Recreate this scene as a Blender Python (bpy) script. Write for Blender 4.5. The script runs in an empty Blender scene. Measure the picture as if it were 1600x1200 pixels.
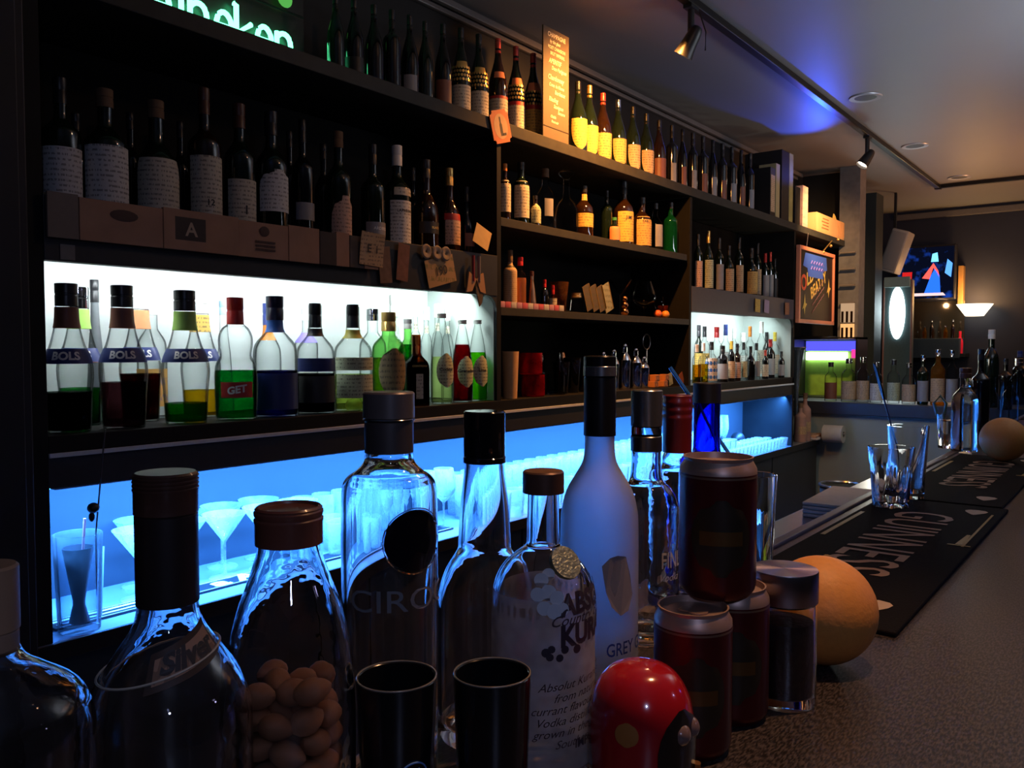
import bpy, bmesh, math, random
from mathutils import Vector, Matrix
PI = math.pi
SC = bpy.context.scene
COL = SC.collection
RND = random.Random(7)

# ------------------------------------------------------------------ camera
F, YAW, PITCH, EYE = 1294.0, math.radians(37.8), math.atan(55 / 1294.0), 1.44
cd = bpy.data.cameras.new('camera'); cam = bpy.data.objects.new('camera', cd); COL.objects.link(cam)
cd.sensor_width = 36.0; cd.lens = 36.0 * F / 1600.0; cd.clip_start = 0.02; cd.clip_end = 60
cam.location = (0, 0, EYE); cam.rotation_euler = (PI / 2 - PITCH, 0, YAW)
SC.camera = cam
cd.dof.use_dof = False

# ------------------------------------------------------------------ world, exposure
w = bpy.data.worlds.new('world'); SC.world = w; w.use_nodes = True
w.node_tree.nodes['Background'].inputs[0].default_value = (0.10, 0.13, 0.22, 1)
w.node_tree.nodes['Background'].inputs[1].default_value = 0.004
SC.view_settings.view_transform = 'Standard'; SC.view_settings.look = 'None'
SC.view_settings.exposure = 0.0; SC.view_settings.gamma = 1.0; SC.view_settings.use_curve_mapping = False
cy = SC.cycles
cy.max_bounces = 14; cy.diffuse_bounces = 3; cy.glossy_bounces = 5; cy.transmission_bounces = 12
cy.transparent_max_bounces = 40; cy.sample_clamp_indirect = 3.0; cy.use_denoising = True
cy.caustics_refractive = True; cy.caustics_reflective = False

# ------------------------------------------------------------------ lights of the room and added fills
def area(name, loc, size, sy, energy, col, target, spread=180):
    l = bpy.data.lights.new(name, 'AREA'); l.shape = 'RECTANGLE'; l.size = size; l.size_y = sy
    l.energy = energy; l.color = col; l.spread = math.radians(spread)
    o = bpy.data.objects.new(name, l); COL.objects.link(o); o.location = loc
    d = Vector(target) - Vector(loc)
    z = -d.normalized(); x = Vector((0, 1, 0)); x = (x - z * x.dot(z)).normalized(); yv = z.cross(x)
    o.rotation_euler = Matrix((x, yv, z)).transposed().to_euler()
    return o
def spot(name, loc, target, energy, col, ang, blend=.6, r=.02):
    l = bpy.data.lights.new(name, 'SPOT'); l.energy = energy; l.color = col; l.spot_size = math.radians(ang)
    l.spot_blend = blend; l.shadow_soft_size = r
    o = bpy.data.objects.new(name, l); COL.objects.link(o); o.location = loc
    o.rotation_euler = (Vector(target) - Vector(loc)).to_track_quat('-Z', 'Y').to_euler(); return o
def point(name, loc, energy, col, r=.05):
    l = bpy.data.lights.new(name, 'POINT'); l.energy = energy; l.color = col; l.shadow_soft_size = r
    o = bpy.data.objects.new(name, l); COL.objects.link(o); o.location = loc; return o
WARM = (1.0, .37, .07)
# cold white strips in the tops of the two bottle niches
area('niche_strip_light', (-1.815, 1.20, 1.631), 0.92, .02, 6.0, (.88, .97, 1.0), (-2.0, 1.20, 1.42))
area('niche_strip_light', (-1.815, 3.78, 1.631), 0.40, .02, 9, (.90, .98, 1.0), (-2.0, 3.78, 1.42))
area('niche_strip_light', (-1.815, 4.55, 1.631), 0.55, .02, 2.4, (.80, .98, .95), (-2.0, 4.55, 1.42))
area('niche_strip_light', (-1.815, 1.93, 1.631), 0.30, .02, 2.0, (.80, .98, .92), (-2.0, 1.93, 1.42))
# blue strip under the niche shelf, along the whole counter
for yy in (1.42, 2.82, 4.22):
    area('counter_strip_light', (-1.74, yy, 1.155), 1.38, .02, 84.0, (.050, .275, 1.0), (-1.93, yy, .86), 136)
# warm track spots
spot('track_spot_light', (-1.36, 2.62, 2.55), (-1.80, 2.75, 1.95), 125, WARM, 138, 1.0)
spot('track_spot_light', (-1.28, 4.98, 2.44), (-1.72, 5.35, 2.15), 60, (1, .55, .22), 84, .9)
spot('bar_downlight_light', (-.10, .95, 2.45), (-.36, .78, 1.1), 40, (1.0, .50, .24), 54, .9, .03)
point('warm_fill_light', (-.75, 1.75, 2.45), 2.6, (1.0, .52, .28), .03)  # added weak warm fill for the left bay, no lamp hangs here
# added cool front fills; ceiling and corner washes are added too, no fixtures
point('front_fill_light', (.45, -.25, 1.75), 5.2, (.50, .58, 1.0), .03)
point('front_fill_light', (1.2, 1.6, 1.9), 1.6, (.55, .50, .95), .04)
area('ceiling_wash_light', (.50, 3.5, 2.1), 1.3, .4, 24, (.84, .88, 1.0), (.3, 3.6, 2.68))
spot('blue_wash_light', (-1.63, 5.12, 2.37), (-1.58, 4.45, 2.68), 20, (.02, .10, 1.0), 56, .7, .02)
point('sconce_light', (-1.225, 7.9, 1.86), 10, (1.0, .50, .16), .08)
spot('blue_sheen_light', (.95, 2.9, 1.62), (.05, 1.95, 1.1), 6, (.10, .14, 1.0), 44, .9, .05)  # added blue spot for the sheen on the bar top, no sign here
area('corner_wash_light', (.9, 6.3, 1.7), .8, .5, 26, (1.0, .42, .18), (.2, 6.3, 2.68), 120)

# ------------------------------------------------------------------ geometry of the view (points on real planes)
def ray(u, v):
    a = (u - 800) / F; b = (600 - v) / F; cp, sp, cyw, syw = math.cos(PITCH), math.sin(PITCH), math.cos(YAW), math.sin(YAW)
    return Vector((-syw * cp + a * cyw - b * syw * sp, cyw * cp + a * syw + b * cyw * sp, -sp + b * cp))
FWD = Vector((-math.sin(YAW) * math.cos(PITCH), math.cos(YAW) * math.cos(PITCH), -math.sin(PITCH)))
def at(u, v, **k):
    n, c = list(k.items())[0]; i = 'xyz'.index(n); d = ray(u, v); o = Vector((0, 0, EYE))
    return o + d * ((c - o[i]) / d[i])
def depth(p): return (Vector(p) - Vector((0, 0, EYE))).dot(FWD)

# ------------------------------------------------------------------ materials
MATS = {}
def newmat(name):
    m = bpy.data.materials.new(name); m.use_nodes = True; nt = m.node_tree
    return m, nt, nt.nodes, nt.links
def pm(name, col, rough=.5, metal=0., var=.12, scale=60., bump=0., coat=0., spec=.5, emit=None, es=0., sss=0.):
    if name in MATS: return MATS[name]
    m, nt, N, L = newmat(name); b = N['Principled BSDF']
    b.inputs['Metallic'].default_value = metal; b.inputs['Roughness'].default_value = rough
    b.inputs['Coat Weight'].default_value = coat; b.inputs['Specular IOR Level'].default_value = spec
    if emit: b.inputs['Emission Color'].default_value = (*emit, 1); b.inputs['Emission Strength'].default_value = es
    if sss: b.inputs['Subsurface Weight'].default_value = sss; b.inputs['Subsurface Scale'].default_value = .01
    tc = N.new('ShaderNodeTexCoord'); no = N.new('ShaderNodeTexNoise'); no.inputs['Scale'].default_value = scale
    no.inputs['Detail'].default_value = 4
    L.new(tc.outputs['Object'], no.inputs['Vector'])
    mx = N.new('ShaderNodeMix'); mx.data_type = 'RGBA'
    mx.inputs[6].default_value = tuple(max(0, c * (1 - var)) for c in col) + (1,)
    mx.inputs[7].default_value = tuple(min(1, c * (1 + var)) for c in col) + (1,)
    L.new(no.outputs['Fac'], mx.inputs[0]); L.new(mx.outputs[2], b.inputs['Base Color'])
    if bump:
        bp = N.new('ShaderNodeBump'); bp.inputs['Strength'].default_value = bump; bp.inputs['Distance'].default_value = .002
        L.new(no.outputs['Fac'], bp.inputs['Height']); L.new(bp.outputs[0], b.inputs['Normal'])
    MATS[name] = m; return m
def em(name, col, s):
    if name in MATS: return MATS[name]
    m, nt, N, L = newmat(name); N.remove(N['Principled BSDF']); e = N.new('ShaderNodeEmission')
    e.inputs[0].default_value = (*col, 1); e.inputs[1].default_value = s
    L.new(e.outputs[0], N['Material Output'].inputs[0]); MATS[name] = m; return m
def thin(name, tint=(1, 1, 1), body=.0, bcol=(1, 1, 1), rim=.55, edge=.0):
    """thin clear wall: see-through, mirror-like towards the rim, a little body of its own"""
    if name in MATS: return MATS[name]
    m, nt, N, L = newmat(name); N.remove(N['Principled BSDF'])
    t = N.new('ShaderNodeBsdfTransparent'); g = N.new('ShaderNodeBsdfGlossy'); g.inputs['Roughness'].default_value = .03
    lw = N.new('ShaderNodeLayerWeight'); lw.inputs[0].default_value = .12
    lf = N.new('ShaderNodeLayerWeight'); lf.inputs[0].default_value = .35
    cm = N.new('ShaderNodeMix'); cm.data_type = 'RGBA'
    cm.inputs[6].default_value = (*tint, 1); cm.inputs[7].default_value = tuple(c * (1 - edge) for c in tint) + (1,)
    L.new(lf.outputs['Facing'], cm.inputs[0]); L.new(cm.outputs[2], t.inputs[0])
    ml = N.new('ShaderNodeMath'); ml.operation = 'MULTIPLY'; ml.inputs[1].default_value = rim
    L.new(lw.outputs['Fresnel'], ml.inputs[0])
    mx = N.new('ShaderNodeMixShader'); L.new(ml.outputs[0], mx.inputs[0]); L.new(t.outputs[0], mx.inputs[1]); L.new(g.outputs[0], mx.inputs[2])
    out = mx.outputs[0]
    if body:
        d = N.new('ShaderNodeBsdfDiffuse'); d.inputs[0].default_value = (*bcol, 1)
        tr = N.new('ShaderNodeBsdfTranslucent'); tr.inputs[0].default_value = (*bcol, 1)
        a = N.new('ShaderNodeMixShader'); a.inputs[0].default_value = .5; L.new(d.outputs[0], a.inputs[1]); L.new(tr.outputs[0], a.inputs[2])
        no = N.new('ShaderNodeTexNoise'); no.inputs['Scale'].default_value = 35
        tc = N.new('ShaderNodeTexCoord'); L.new(tc.outputs['Object'], no.inputs['Vector'])
        mm = N.new('ShaderNodeMath'); mm.operation = 'MULTIPLY'; mm.inputs[1].default_value = body * 2; L.new(no.outputs['Fac'], mm.inputs[0])
        m2 = N.new('ShaderNodeMixShader'); L.new(mm.outputs[0], m2.inputs[0]); L.new(out, m2.inputs[1]); L.new(a.outputs[0], m2.inputs[2]); out = m2.outputs[0]
    L.new(out, N['Material Output'].inputs[0]); MATS[name] = m; return m
def glass(name, tint=(1, 1, 1), rough=0., bump=0., ior=1.48):
    if name in MATS: return MATS[name]
    m, nt, N, L = newmat(name); b = N['Principled BSDF']
    b.inputs['Base Color'].default_value = (*tint, 1); b.inputs['Transmission Weight'].default_value = 1
    b.inputs['Roughness'].default_value = rough; b.inputs['IOR'].default_value = ior
    if bump:
        tc = N.new('ShaderNodeTexCoord'); no = N.new('ShaderNodeTexNoise'); no.inputs['Scale'].default_value = 45
        L.new(tc.outputs['Object'], no.inputs['Vector'])
        bp = N.new('ShaderNodeBump'); bp.inputs['Strength'].default_value = bump; bp.inputs['Distance'].default_value = .0015
        L.new(no.outputs['Fac'], bp.inputs['Height']); L.new(bp.outputs[0], b.inputs['Normal'])
    MATS[name] = m; return m
def paper(name, col, ink=(.06, .05, .05), lines=190., dens=.5, rough=.75):
    """printed paper: rows of small broken strokes"""
    if name in MATS: return MATS[name]
    m, nt, N, L = newmat(name); b = N['Principled BSDF']; b.inputs['Roughness'].default_value = rough
    tc = N.new('ShaderNodeTexCoord'); sp = N.new('ShaderNodeSeparateXYZ'); L.new(tc.outputs['Object'], sp.inputs[0])
    s = N.new('ShaderNodeMath'); s.operation = 'MULTIPLY'; s.inputs[1].default_value = lines * 2 * PI / 2; L.new(sp.outputs[2], s.inputs[0])
    si = N.new('ShaderNodeMath'); si.operation = 'SINE'; L.new(s.outputs[0], si.inputs[0])
    gt = N.new('ShaderNodeMath'); gt.operation = 'GREATER_THAN'; gt.inputs[1].default_value = .25; L.new(si.outputs[0], gt.inputs[0])
    mp = N.new('ShaderNodeMapping'); mp.inputs['Scale'].default_value = (260, 260, 60); L.new(tc.outputs['Object'], mp.inputs[0])
    no = N.new('ShaderNodeTexNoise'); no.inputs['Scale'].default_value = 1; no.inputs['Detail'].default_value = 1; L.new(mp.outputs[0], no.inputs['Vector'])
    g2 = N.new('ShaderNodeMath'); g2.operation = 'GREATER_THAN'; g2.inputs[1].default_value = 1 - dens; L.new(no.outputs['Fac'], g2.inputs[0])
    mm = N.new('ShaderNodeMath'); mm.operation = 'MULTIPLY'; L.new(gt.outputs[0], mm.inputs[0]); L.new(g2.outputs[0], mm.inputs[1])
    m3 = N.new('ShaderNodeMath'); m3.operation = 'MULTIPLY'; m3.inputs[1].default_value = .6; L.new(mm.outputs[0], m3.inputs[0])
    mx = N.new('ShaderNodeMix'); mx.data_type = 'RGBA'; mx.inputs[6].default_value = (*col, 1); mx.inputs[7].default_value = (*ink, 1)
    L.new(m3.outputs[0], mx.inputs[0]); L.new(mx.outputs[2], b.inputs['Base Color']); MATS[name] = m; return m

BLACK = pm('black_paint', (.012, .012, .013), .42, var=.3)
SHELF = pm('dark_shelf_wood', (.009, .0085, .0085), .6, var=.4, scale=14, bump=.1, spec=.2)
EDGE = pm('shelf_edge', (.036, .036, .033), .6, var=.3, scale=25, spec=.25)
FASCIA = pm('grey_fascia', (.022, .024, .028), .5, var=.2)
STRIPM = pm('brushed_strip', (.60, .68, .78), .4)
NBACK = pm('niche_back', (.62, .68, .67), .6, var=.05)
BACK = pm('back_panel', (.003, .003, .003), .7, var=.4, spec=.15)
CHROME = pm('chrome', (.75, .75, .78), .12, 1., var=.04)
STEEL = pm('steel', (.5, .5, .52), .28, 1., var=.1)
GLC = glass('clear_glass'); GLR = glass('rippled_glass', (.97, .99, 1), 0, .35)
FROST = glass('frosted_glass', (.88, .93, 1.0), .40); FROST.node_tree.nodes['Principled BSDF'].inputs['Transmission Weight'].default_value = .88
TG = thin('thin_glass', (.97, .985, .98), rim=.7, edge=.35)
TGB = thin('thin_glass_blue_counter', (.96, .98, 1), .25, (1, 1, 1), .8, .1)
TGREEN = thin('thin_green_glass', (.45, .80, .35), rim=.6, edge=.5)
TDK = pm('dark_green_bottle_glass', (.006, .012, .007), .06, var=.3, coat=.6)
TBR = pm('dark_brown_bottle_glass', (.016, .007, .003), .06, var=.3, coat=.6)
TBK = pm('black_bottle_glass', (.005, .005, .006), .07, var=.3, coat=.5)
def liq(name, col): return thin('liquid_' + name, col, rim=.25, edge=.3)

# ------------------------------------------------------------------ mesh helpers
def link(name, bm, mat, parent=None, smooth=True, angle=35, kind=None, loc=None):
    me = bpy.data.meshes.new(name)
    bmesh.ops.recalc_face_normals(bm, faces=bm.faces); bm.to_mesh(me); bm.free()
    for p in me.polygons: p.use_smooth = smooth
    if smooth: me.set_sharp_from_angle(angle=math.radians(angle))
    for mm in (mat if isinstance(mat, (list, tuple)) else [mat]): me.materials.append(mm)
    o = bpy.data.objects.new(name, me); COL.objects.link(o)
    if parent is not None: o.parent = parent
    if loc is not None: o.location = loc
    if kind: o['kind'] = kind
    return o
def tag(o, label, cat, group=None, kind=None):
    o['label'] = label; o['category'] = cat
    if group: o['group'] = group
    if kind: o['kind'] = kind
    return o
def root(name, loc, rz=0, label=None, cat=None, group=None):
    o = bpy.data.objects.new(name, None); COL.objects.link(o); o.location = loc; o.rotation_euler = (0, 0, rz)
    o.empty_display_size = .02
    if label: tag(o, label, cat, group)
    return o
def NB(): return bmesh.new()
def box(bm, x0, x1, y0, y1, z0, z1, bev=0.):
    vs = [bm.verts.new((x, y, z)) for x in (x0, x1) for y in (y0, y1) for z in (z0, z1)]
    fs = [bm.faces.new([vs[i] for i in f]) for f in ((0, 1, 3, 2), (4, 6, 7, 5), (0, 4, 5, 1), (2, 3, 7, 6), (0, 2, 6, 4), (1, 5, 7, 3))]
    if bev:
        es = list({e for f in fs for e in f.edges}); bmesh.ops.bevel(bm, geom=es, offset=bev, segments=2, affect='EDGES', profile=.5)
    return vs
def smooth_prof(pts, k=4):
    runs, cur = [], [pts[0]]
    for p in pts[1:]:
        cur.append(p)
        if len(p) > 2 and p[2] == 'c': runs.append(cur); cur = [p]
    if len(cur) > 1: runs.append(cur)
    out = [tuple(pts[0][:2])]
    for r in runs:
        q = [Vector(p[:2]) for p in r]
        if len(q) == 2: out.append(tuple(q[1])); continue
        q = [q[0] * 2 - q[1]] + q + [q[-1] * 2 - q[-2]]
        for i in range(1, len(q) - 2):
            a, b, c, d = q[i - 1:i + 3]
            for j in range(1, k + 1):
                t = j / k
                v = .5 * ((2 * b) + (c - a) * t + (2 * a - 5 * b + 4 * c - d) * t * t + (3 * b - a - 3 * c + d) * t ** 3)
                out.append((max(v[0], 0), min(max(v[1], min(b[1], c[1])), max(b[1], c[1]))))
    return out
def lathe(bm, pts, seg=24, cx=0, cy=0, sq=0., asp=1., closed=False):
    rings = []
    for r, z in pts:
        if r < 1e-5: rings.append([bm.verts.new((cx, cy, z))]); continue
        ring = []
        for i in range(seg):
            a = 2 * PI * (i + .5) / seg; c, s = math.cos(a), math.sin(a)
            if sq:
                k = 1 / max(abs(c), abs(s)); k = 1 + (min(k, 1.30) - 1) * sq
            else: k = 1
            ring.append(bm.verts.new((cx + r * k * c * asp, cy + r * k * s, z)))
        rings.append(ring)
    pairs = list(zip(rings, rings[1:])) + ([(rings[-1], rings[0])] if closed else [])
    for A, B in pairs:
        if len(A) == 1 and len(B) == 1: continue
        for i in range(seg):
            j = (i + 1) % seg
            if len(A) == 1: bm.faces.new((A[0], B[j], B[i]))
            elif len(B) == 1: bm.faces.new((A[i], A[j], B[0]))
            else: bm.faces.new((A[i], A[j], B[j], B[i]))
def cyl(bm, r, z0, z1, seg=20, cx=0, cy=0, bev=0.):
    b = min(bev, r * .5) if bev else 0
    pts = [(0, z0), (r - b, z0)] + ([(r, z0 + b), (r, z1 - b)] if b else [(r, z1)][:0] + [(r, z1)]) + ([(r - b, z1)] if b else []) + [(0, z1)]
    lathe(bm, pts, seg, cx, cy)
def tube(bm, pts, r, seg=8):
    pts = [Vector(p) for p in pts]; rings = []
    for i, p in enumerate(pts):
        d = (pts[min(i + 1, len(pts) - 1)] - pts[max(i - 1, 0)]).normalized()
        up = Vector((0, 0, 1)) if abs(d.z) < .9 else Vector((1, 0, 0))
        a = d.cross(up).normalized(); b = d.cross(a)
        rr = r[i] if isinstance(r, (list, tuple)) else r
        rings.append([bm.verts.new(p + (a * math.cos(2 * PI * k / seg) + b * math.sin(2 * PI * k / seg)) * rr) for k in range(seg)])
    for A, B in zip(rings, rings[1:]):
        for k in range(seg): bm.faces.new((A[k], A[(k + 1) % seg], B[(k + 1) % seg], B[k]))
    bm.faces.new(rings[0][::-1]); bm.faces.new(rings[-1])
def ellipsoid(bm, c, r, rot=None, u=12, v=8):
    M = Matrix.Translation(Vector(c)) @ (rot.to_4x4() if rot else Matrix.Identity(4)) @ Matrix.Diagonal((*r, 1))
    bmesh.ops.create_uvsphere(bm, u_segments=u, v_segments=v, radius=1, matrix=M)
def rf_of(pts):
    def f(z):
        best = pts[0][0]
        for (r0, z0), (r1, z1) in zip(pts, pts[1:]):
            if min(z0, z1) - 1e-6 <= z <= max(z0, z1) + 1e-6 and abs(z1 - z0) > 1e-7:
                return r0 + (r1 - r0) * (z - z0) / (z1 - z0)
        return max(p[0] for p in pts)
    return f
def outer(pts):
    """outer profile only, above the base"""
    return [p for p in pts]
TXT = {}
def txt(s, bold=0., shear=0.):
    k = (s, bold, shear)
    if k in TXT: return TXT[k]
    c = bpy.data.curves.new('t', 'FONT'); c.body = s; c.size = 1; c.offset = bold; c.shear = shear
    c.align_x = 'CENTER'; c.align_y = 'CENTER'; c.resolution_u = 3
    o = bpy.data.objects.new('t', c); me = bpy.data.meshes.new_from_object(o)
    V = [tuple(v.co) for v in me.vertices]; Fc = [tuple(p.vertices) for p in me.polygons]
    bpy.data.objects.remove(o); bpy.data.curves.remove(c); bpy.data.meshes.remove(me)
    TXT[k] = (V, Fc); return TXT[k]
def wraptext(parent, s, size, rf, z, ang, mat, name='lettering', slant=0., bold=.02, eps=.0006, narrow=1., shear=0., clip=None):
    bm = NB(); lines = s.split('\n')
    for li, ln in enumerate(lines):
        if not ln.strip(): continue
        V, Fc = txt(ln, bold, shear); vs = []
        for x, y, _ in V:
            xx = x * size * narrow; zz = z + y * size - li * size * 1.15 + slant * xx
            R = rf(zz) if callable(rf) else rf
            a = ang + xx / max(rf(z) if callable(rf) else rf, .004)
            vs.append(bm.verts.new(((R + eps) * math.cos(a), (R + eps) * math.sin(a), zz)))
        for f in Fc:
            try: bm.faces.new([vs[i] for i in f])
            except ValueError: pass
    return link(name, bm, mat, parent, smooth=False)
def flattext(s, size, M, mat, parent=None, name='lettering', bold=.02, narrow=1., shear=0.):
    bm = NB()
    for li, ln in enumerate(s.split('\n')):
        if not ln.strip(): continue
        V, Fc = txt(ln, bold, shear)
        vs = [bm.verts.new(M @ Vector((x * size * narrow, y * size - li * size * 1.2, 0))) for x, y, _ in V]
        for f in Fc:
            try: bm.faces.new([vs[i] for i in f])
            except ValueError: pass
    return link(name, bm, mat, parent, smooth=False)
def band(parent, rf, z0, z1, ang, half, mat, shape='rect', name='label', eps=.0004, slant=0., nx=14, nz=7):
    bm = NB(); full = half >= PI - .01; rows = []
    for j in range(nz + 1):
        t = j / nz; hh = half
        if shape == 'oval': hh = half * math.sqrt(max(.02, 1 - (2 * t - 1) ** 2))
        elif shape == 'shield': hh = half * math.sqrt(max(.03, 1 - (max(0, 1 - t * 1.4)) ** 2))
        elif shape == 'arch': hh = half * math.sqrt(max(.05, 1 - max(0, (t - .6) / .4) ** 2))
        row = []
        for i in range(nx + (0 if full else 1)):
            a = ang - hh + 2 * hh * i / nx; zz = z0 + (z1 - z0) * t + slant * (a - ang)
            R = rf(zz) + eps
            row.append(bm.verts.new((R * math.cos(a), R * math.sin(a), zz)))
        rows.append(row)
    n = len(rows[0])
    for A, B in zip(rows, rows[1:]):
        for i in range(n if full else n - 1):
            k = (i + 1) % n; bm.faces.new((A[i], A[k], B[k], B[i]))
    return link(name, bm, mat, parent)

# ------------------------------------------------------------------ bottle profiles: (r/R, z/H[, 'c' corner]) up to the rim
KIND = {
 'whisky': [(0, 0), (.94, 0, 'c'), (1, .02), (1, .30), (1, .58), (.95, .66), (.60, .72), (.38, .76), (.34, .84), (.36, .97), (.30, .985, 'c')],
 'tall': [(0, 0), (.94, 0, 'c'), (1, .02), (1, .35), (1, .62), (.90, .68), (.45, .73), (.33, .78), (.31, .97), (.28, .985, 'c')],
 'champ': [(0, 0), (.92, 0, 'c'), (1, .02), (1, .30), (1, .46), (.86, .58), (.55, .70), (.34, .80), (.30, .95), (.32, .97), (.28, .985, 'c')],
 'squat': [(0, 0), (.92, 0, 'c'), (1, .03), (1, .35), (1, .50), (.90, .60), (.55, .68), (.36, .74), (.34, .97), (.30, .985, 'c')],
 'round': [(0, 0), (.70, 0, 'c'), (.92, .04), (1, .20), (1, .32), (.90, .48), (.60, .60), (.30, .68), (.26, .96), (.24, .985, 'c')],
 'bols': [(0, 0), (.80, 0, 'c'), (.86, .02), (.93, .25), (1, .40), (.90, .50), (.70, .58), (.54, .68), (.45, .78), (.42, .97), (.38, .985, 'c')],
 'get': [(0, 0), (.90, 0, 'c'), (.97, .03), (1, .25), (1, .38), (.92, .46), (.74, .52), (.80, .60), (.80, .68), (.62, .75), (.36, .80), (.33, .97), (.30, .985, 'c')],
 'syrup': [(0, 0), (.88, 0, 'c'), (.98, .04), (1, .18), (1, .38), (.90, .52), (.68, .70), (.44, .86), (.30, .94), (.30, .985, 'c')],
 'slender': [(0, 0), (.90, 0, 'c'), (1, .03), (1, .18), (.85, .34), (.72, .52), (.58, .62), (.44, .75), (.40, .97), (.36, .985, 'c')],
 'gin': [(0, 0), (.92, 0, 'c'), (1, .02), (1, .3), (1, .56), (.90, .66), (.50, .74), (.40, .78), (.40, .97), (.36, .985, 'c')],
 'mini': [(0, 0), (.92, 0, 'c'), (1, .04), (1, .35), (1, .55), (.70, .68), (.42, .74), (.40, .97), (.36, .985, 'c')],
}
CAPS = dict(black=pm('black_cap', (.015, .015, .018), .35), brown=pm('brown_cap', (.09, .035, .02), .4), cork=pm('cork_cap', (.17, .10, .055), .8, bump=.3),
            red=pm('red_cap', (.50, .02, .02), .35), gold=pm('gold_foil', (.75, .48, .15), .3, .8), white=pm('white_cap', (.8, .8, .78), .45),
            green=pm('green_cap', (.05, .25, .06), .4), yellow=pm('yellow_cap', (.80, .60, .08), .4), orange=pm('orange_cap', (.75, .25, .04), .4),
            blue=pm('blue_cap', (.03, .05, .22), .35), silver=CHROME, pink=pm('pink_foil', (.65, .08, .06), .3, .4), navy=pm('navy_cap', (.01, .015, .05), .35))
def bottle(name, label, cat, group, loc, H, R, kind='whisky', body=None, cap='black', caph=.12, capr=1.12, labels=(), liquid=None,
           texts=(), face=-.7, seg=20, sq=0., asp=1., foil=None, rz=0.):
    """root empty > body, cap, labels, liquid, lettering"""
    t = root(name, loc, rz, label, cat, group)
    pr = [(r * R, z * H) if len(c) == 0 else (r * R, z * H, 'c') for r, z, *c in KIND[kind]]
    pr = smooth_prof(pr, 3); bm = NB(); lathe(bm, pr + [(0, pr[-1][1])], seg, sq=sq, asp=asp); link('bottle_body', bm, body or TDK, t)
    rf = rf_of(pr); nr = rf(H * .92)
    if cap:
        cm = CAPS[cap] if isinstance(cap, str) else cap; bm = NB()
        cr = nr * capr; z0 = H * (1 - caph)
        lathe(bm, [(nr * 1.01, z0), (cr, z0), (cr, z0 + (H - z0) * .45), (cr * .95, z0 + (H - z0) * .48), (cr * .95, z0 + (H - z0) * .54), (cr, z0 + (H - z0) * .57), (cr, H * .997), (cr * .93, H), (0, H)], 16)
        link('cap', bm, cm, t)
    if foil:
        fm, f0, f1 = foil; fm = CAPS[fm] if isinstance(fm, str) else fm
        band(t, rf, f0 * H, f1 * H, 0, PI, fm, name='neck_sleeve', eps=.0010, nx=16, nz=4)
    if liquid:
        lm, lv = liquid; q = [(max(0, r - .0022), max(z, .004)) for r, z in pr if z < lv * H]
        q = q + [(max(0, rf(lv * H) - .0022), lv * H), (0, lv * H)]; bm = NB(); lathe(bm, q, seg, sq=sq, asp=asp); link('liquid', bm, lm, t)
    LBL = t
    for lb in labels:
        z0, z1, mt = lb[:3]; half = lb[3] if len(lb) > 3 else 1.25; shp = lb[4] if len(lb) > 4 else 'rect'
        if sq:
            k = R * asp + .0006; ww = half * R * .62; bm = NB(); box(bm, k, k + .0006, -ww, ww, z0 * H, z1 * H); LBL = link('label', bm, mt, t, smooth=False)
        else: LBL = band(t, rf, z0 * H, z1 * H, face, half, mt, shp, eps=.0007)
    for tx in texts:
        s, size, zf, mt = tx[:4]; kw = tx[4] if len(tx) > 4 else {}
        if sq:
            M = Matrix(((0, 0, 1, R * asp + .0018), (1, 0, 0, 0), (0, 1, 0, zf * H), (0, 0, 0, 1)))
            flattext(s, size, M, mt, LBL, narrow=kw.get('narrow', 1))
        else: wraptext(LBL, s, size, rf, zf * H, face + kw.pop('da', 0) if 'da' in kw else face, mt, eps=.0014, **kw)
    return t
def sb(u, vtop, hw, X, zb, *a, **k):
    """bottle at picture column u on the plane x=X, standing at height zb: position, height and radius follow"""
    p = at(u, vtop, x=X); H = p.z - zb; R = hw / F * depth(p)
    name, label, cat, group = a
    return bottle(name, label, cat, group, (X, p.y, zb), H, R, **k)
def copy_tree(o, loc, rz=0, label=None, group=None, scale=None):
    c = o.copy(); COL.objects.link(c); c.location = loc; c.rotation_euler = (0, 0, rz)
    if scale: c.scale = (scale,) * 3 if not isinstance(scale, tuple) else scale
    if label: c['label'] = label
    if group: c['group'] = group
    for ch in list(o.children):
        d = ch.copy(); COL.objects.link(d); d.parent = c
        for g in list(ch.children):
            e = g.copy(); COL.objects.link(e); e.parent = d
    return c

# ------------------------------------------------------------------ room shell
def struct(name, bm, m, smooth=False): return link(name, bm, m, None, smooth, kind='structure')
WALLM = pm('dark_wall', (.008, .008, .009), .7, var=.3, scale=8)
bm = NB(); box(bm, -2.2, 3.3, -2.6, 8.5, -.1, 0); struct('floor', bm, pm('floor_dark_tiles', (.03, .027, .026), .5, var=.4, scale=5))
CEIL = pm('ceiling_paint', (.28, .28, .28), .50, var=.05, scale=3, spec=.6)
bm = NB(); box(bm, -2.2, 3.3, -2.6, 8.5, 2.68, 2.78); struct('ceiling', bm, CEIL)
bm = NB(); box(bm, -2.14, -2.04, -2.6, 8.2, 0, 2.68); struct('wall_back', bm, WALLM)
bm = NB(); box(bm, -2.14, 3.3, 8.17, 8.3, 0, 2.68); struct('wall_far', bm, pm('far_wall_paint', (.022, .026, .05), .6, var=.2, scale=6))
bm = NB(); box(bm, 3.2, 3.3, -2.6, 8.2, 0, 2.68); struct('wall_right', bm, WALLM)
bm = NB(); box(bm, -2.14, 3.3, -2.7, -2.6, 0, 2.68); struct('wall_near', bm, WALLM)
bm = NB()
for dx, dz in ((0, 0), (.035, .012)): box(bm, -2.04 + dx, -2.02 + dx, .72, 5.9, 2.63 + dz, 2.655 + dz, .004)
struct('trim_1', bm, pm('dark_moulding', (.16, .15, .15), .35))
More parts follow.
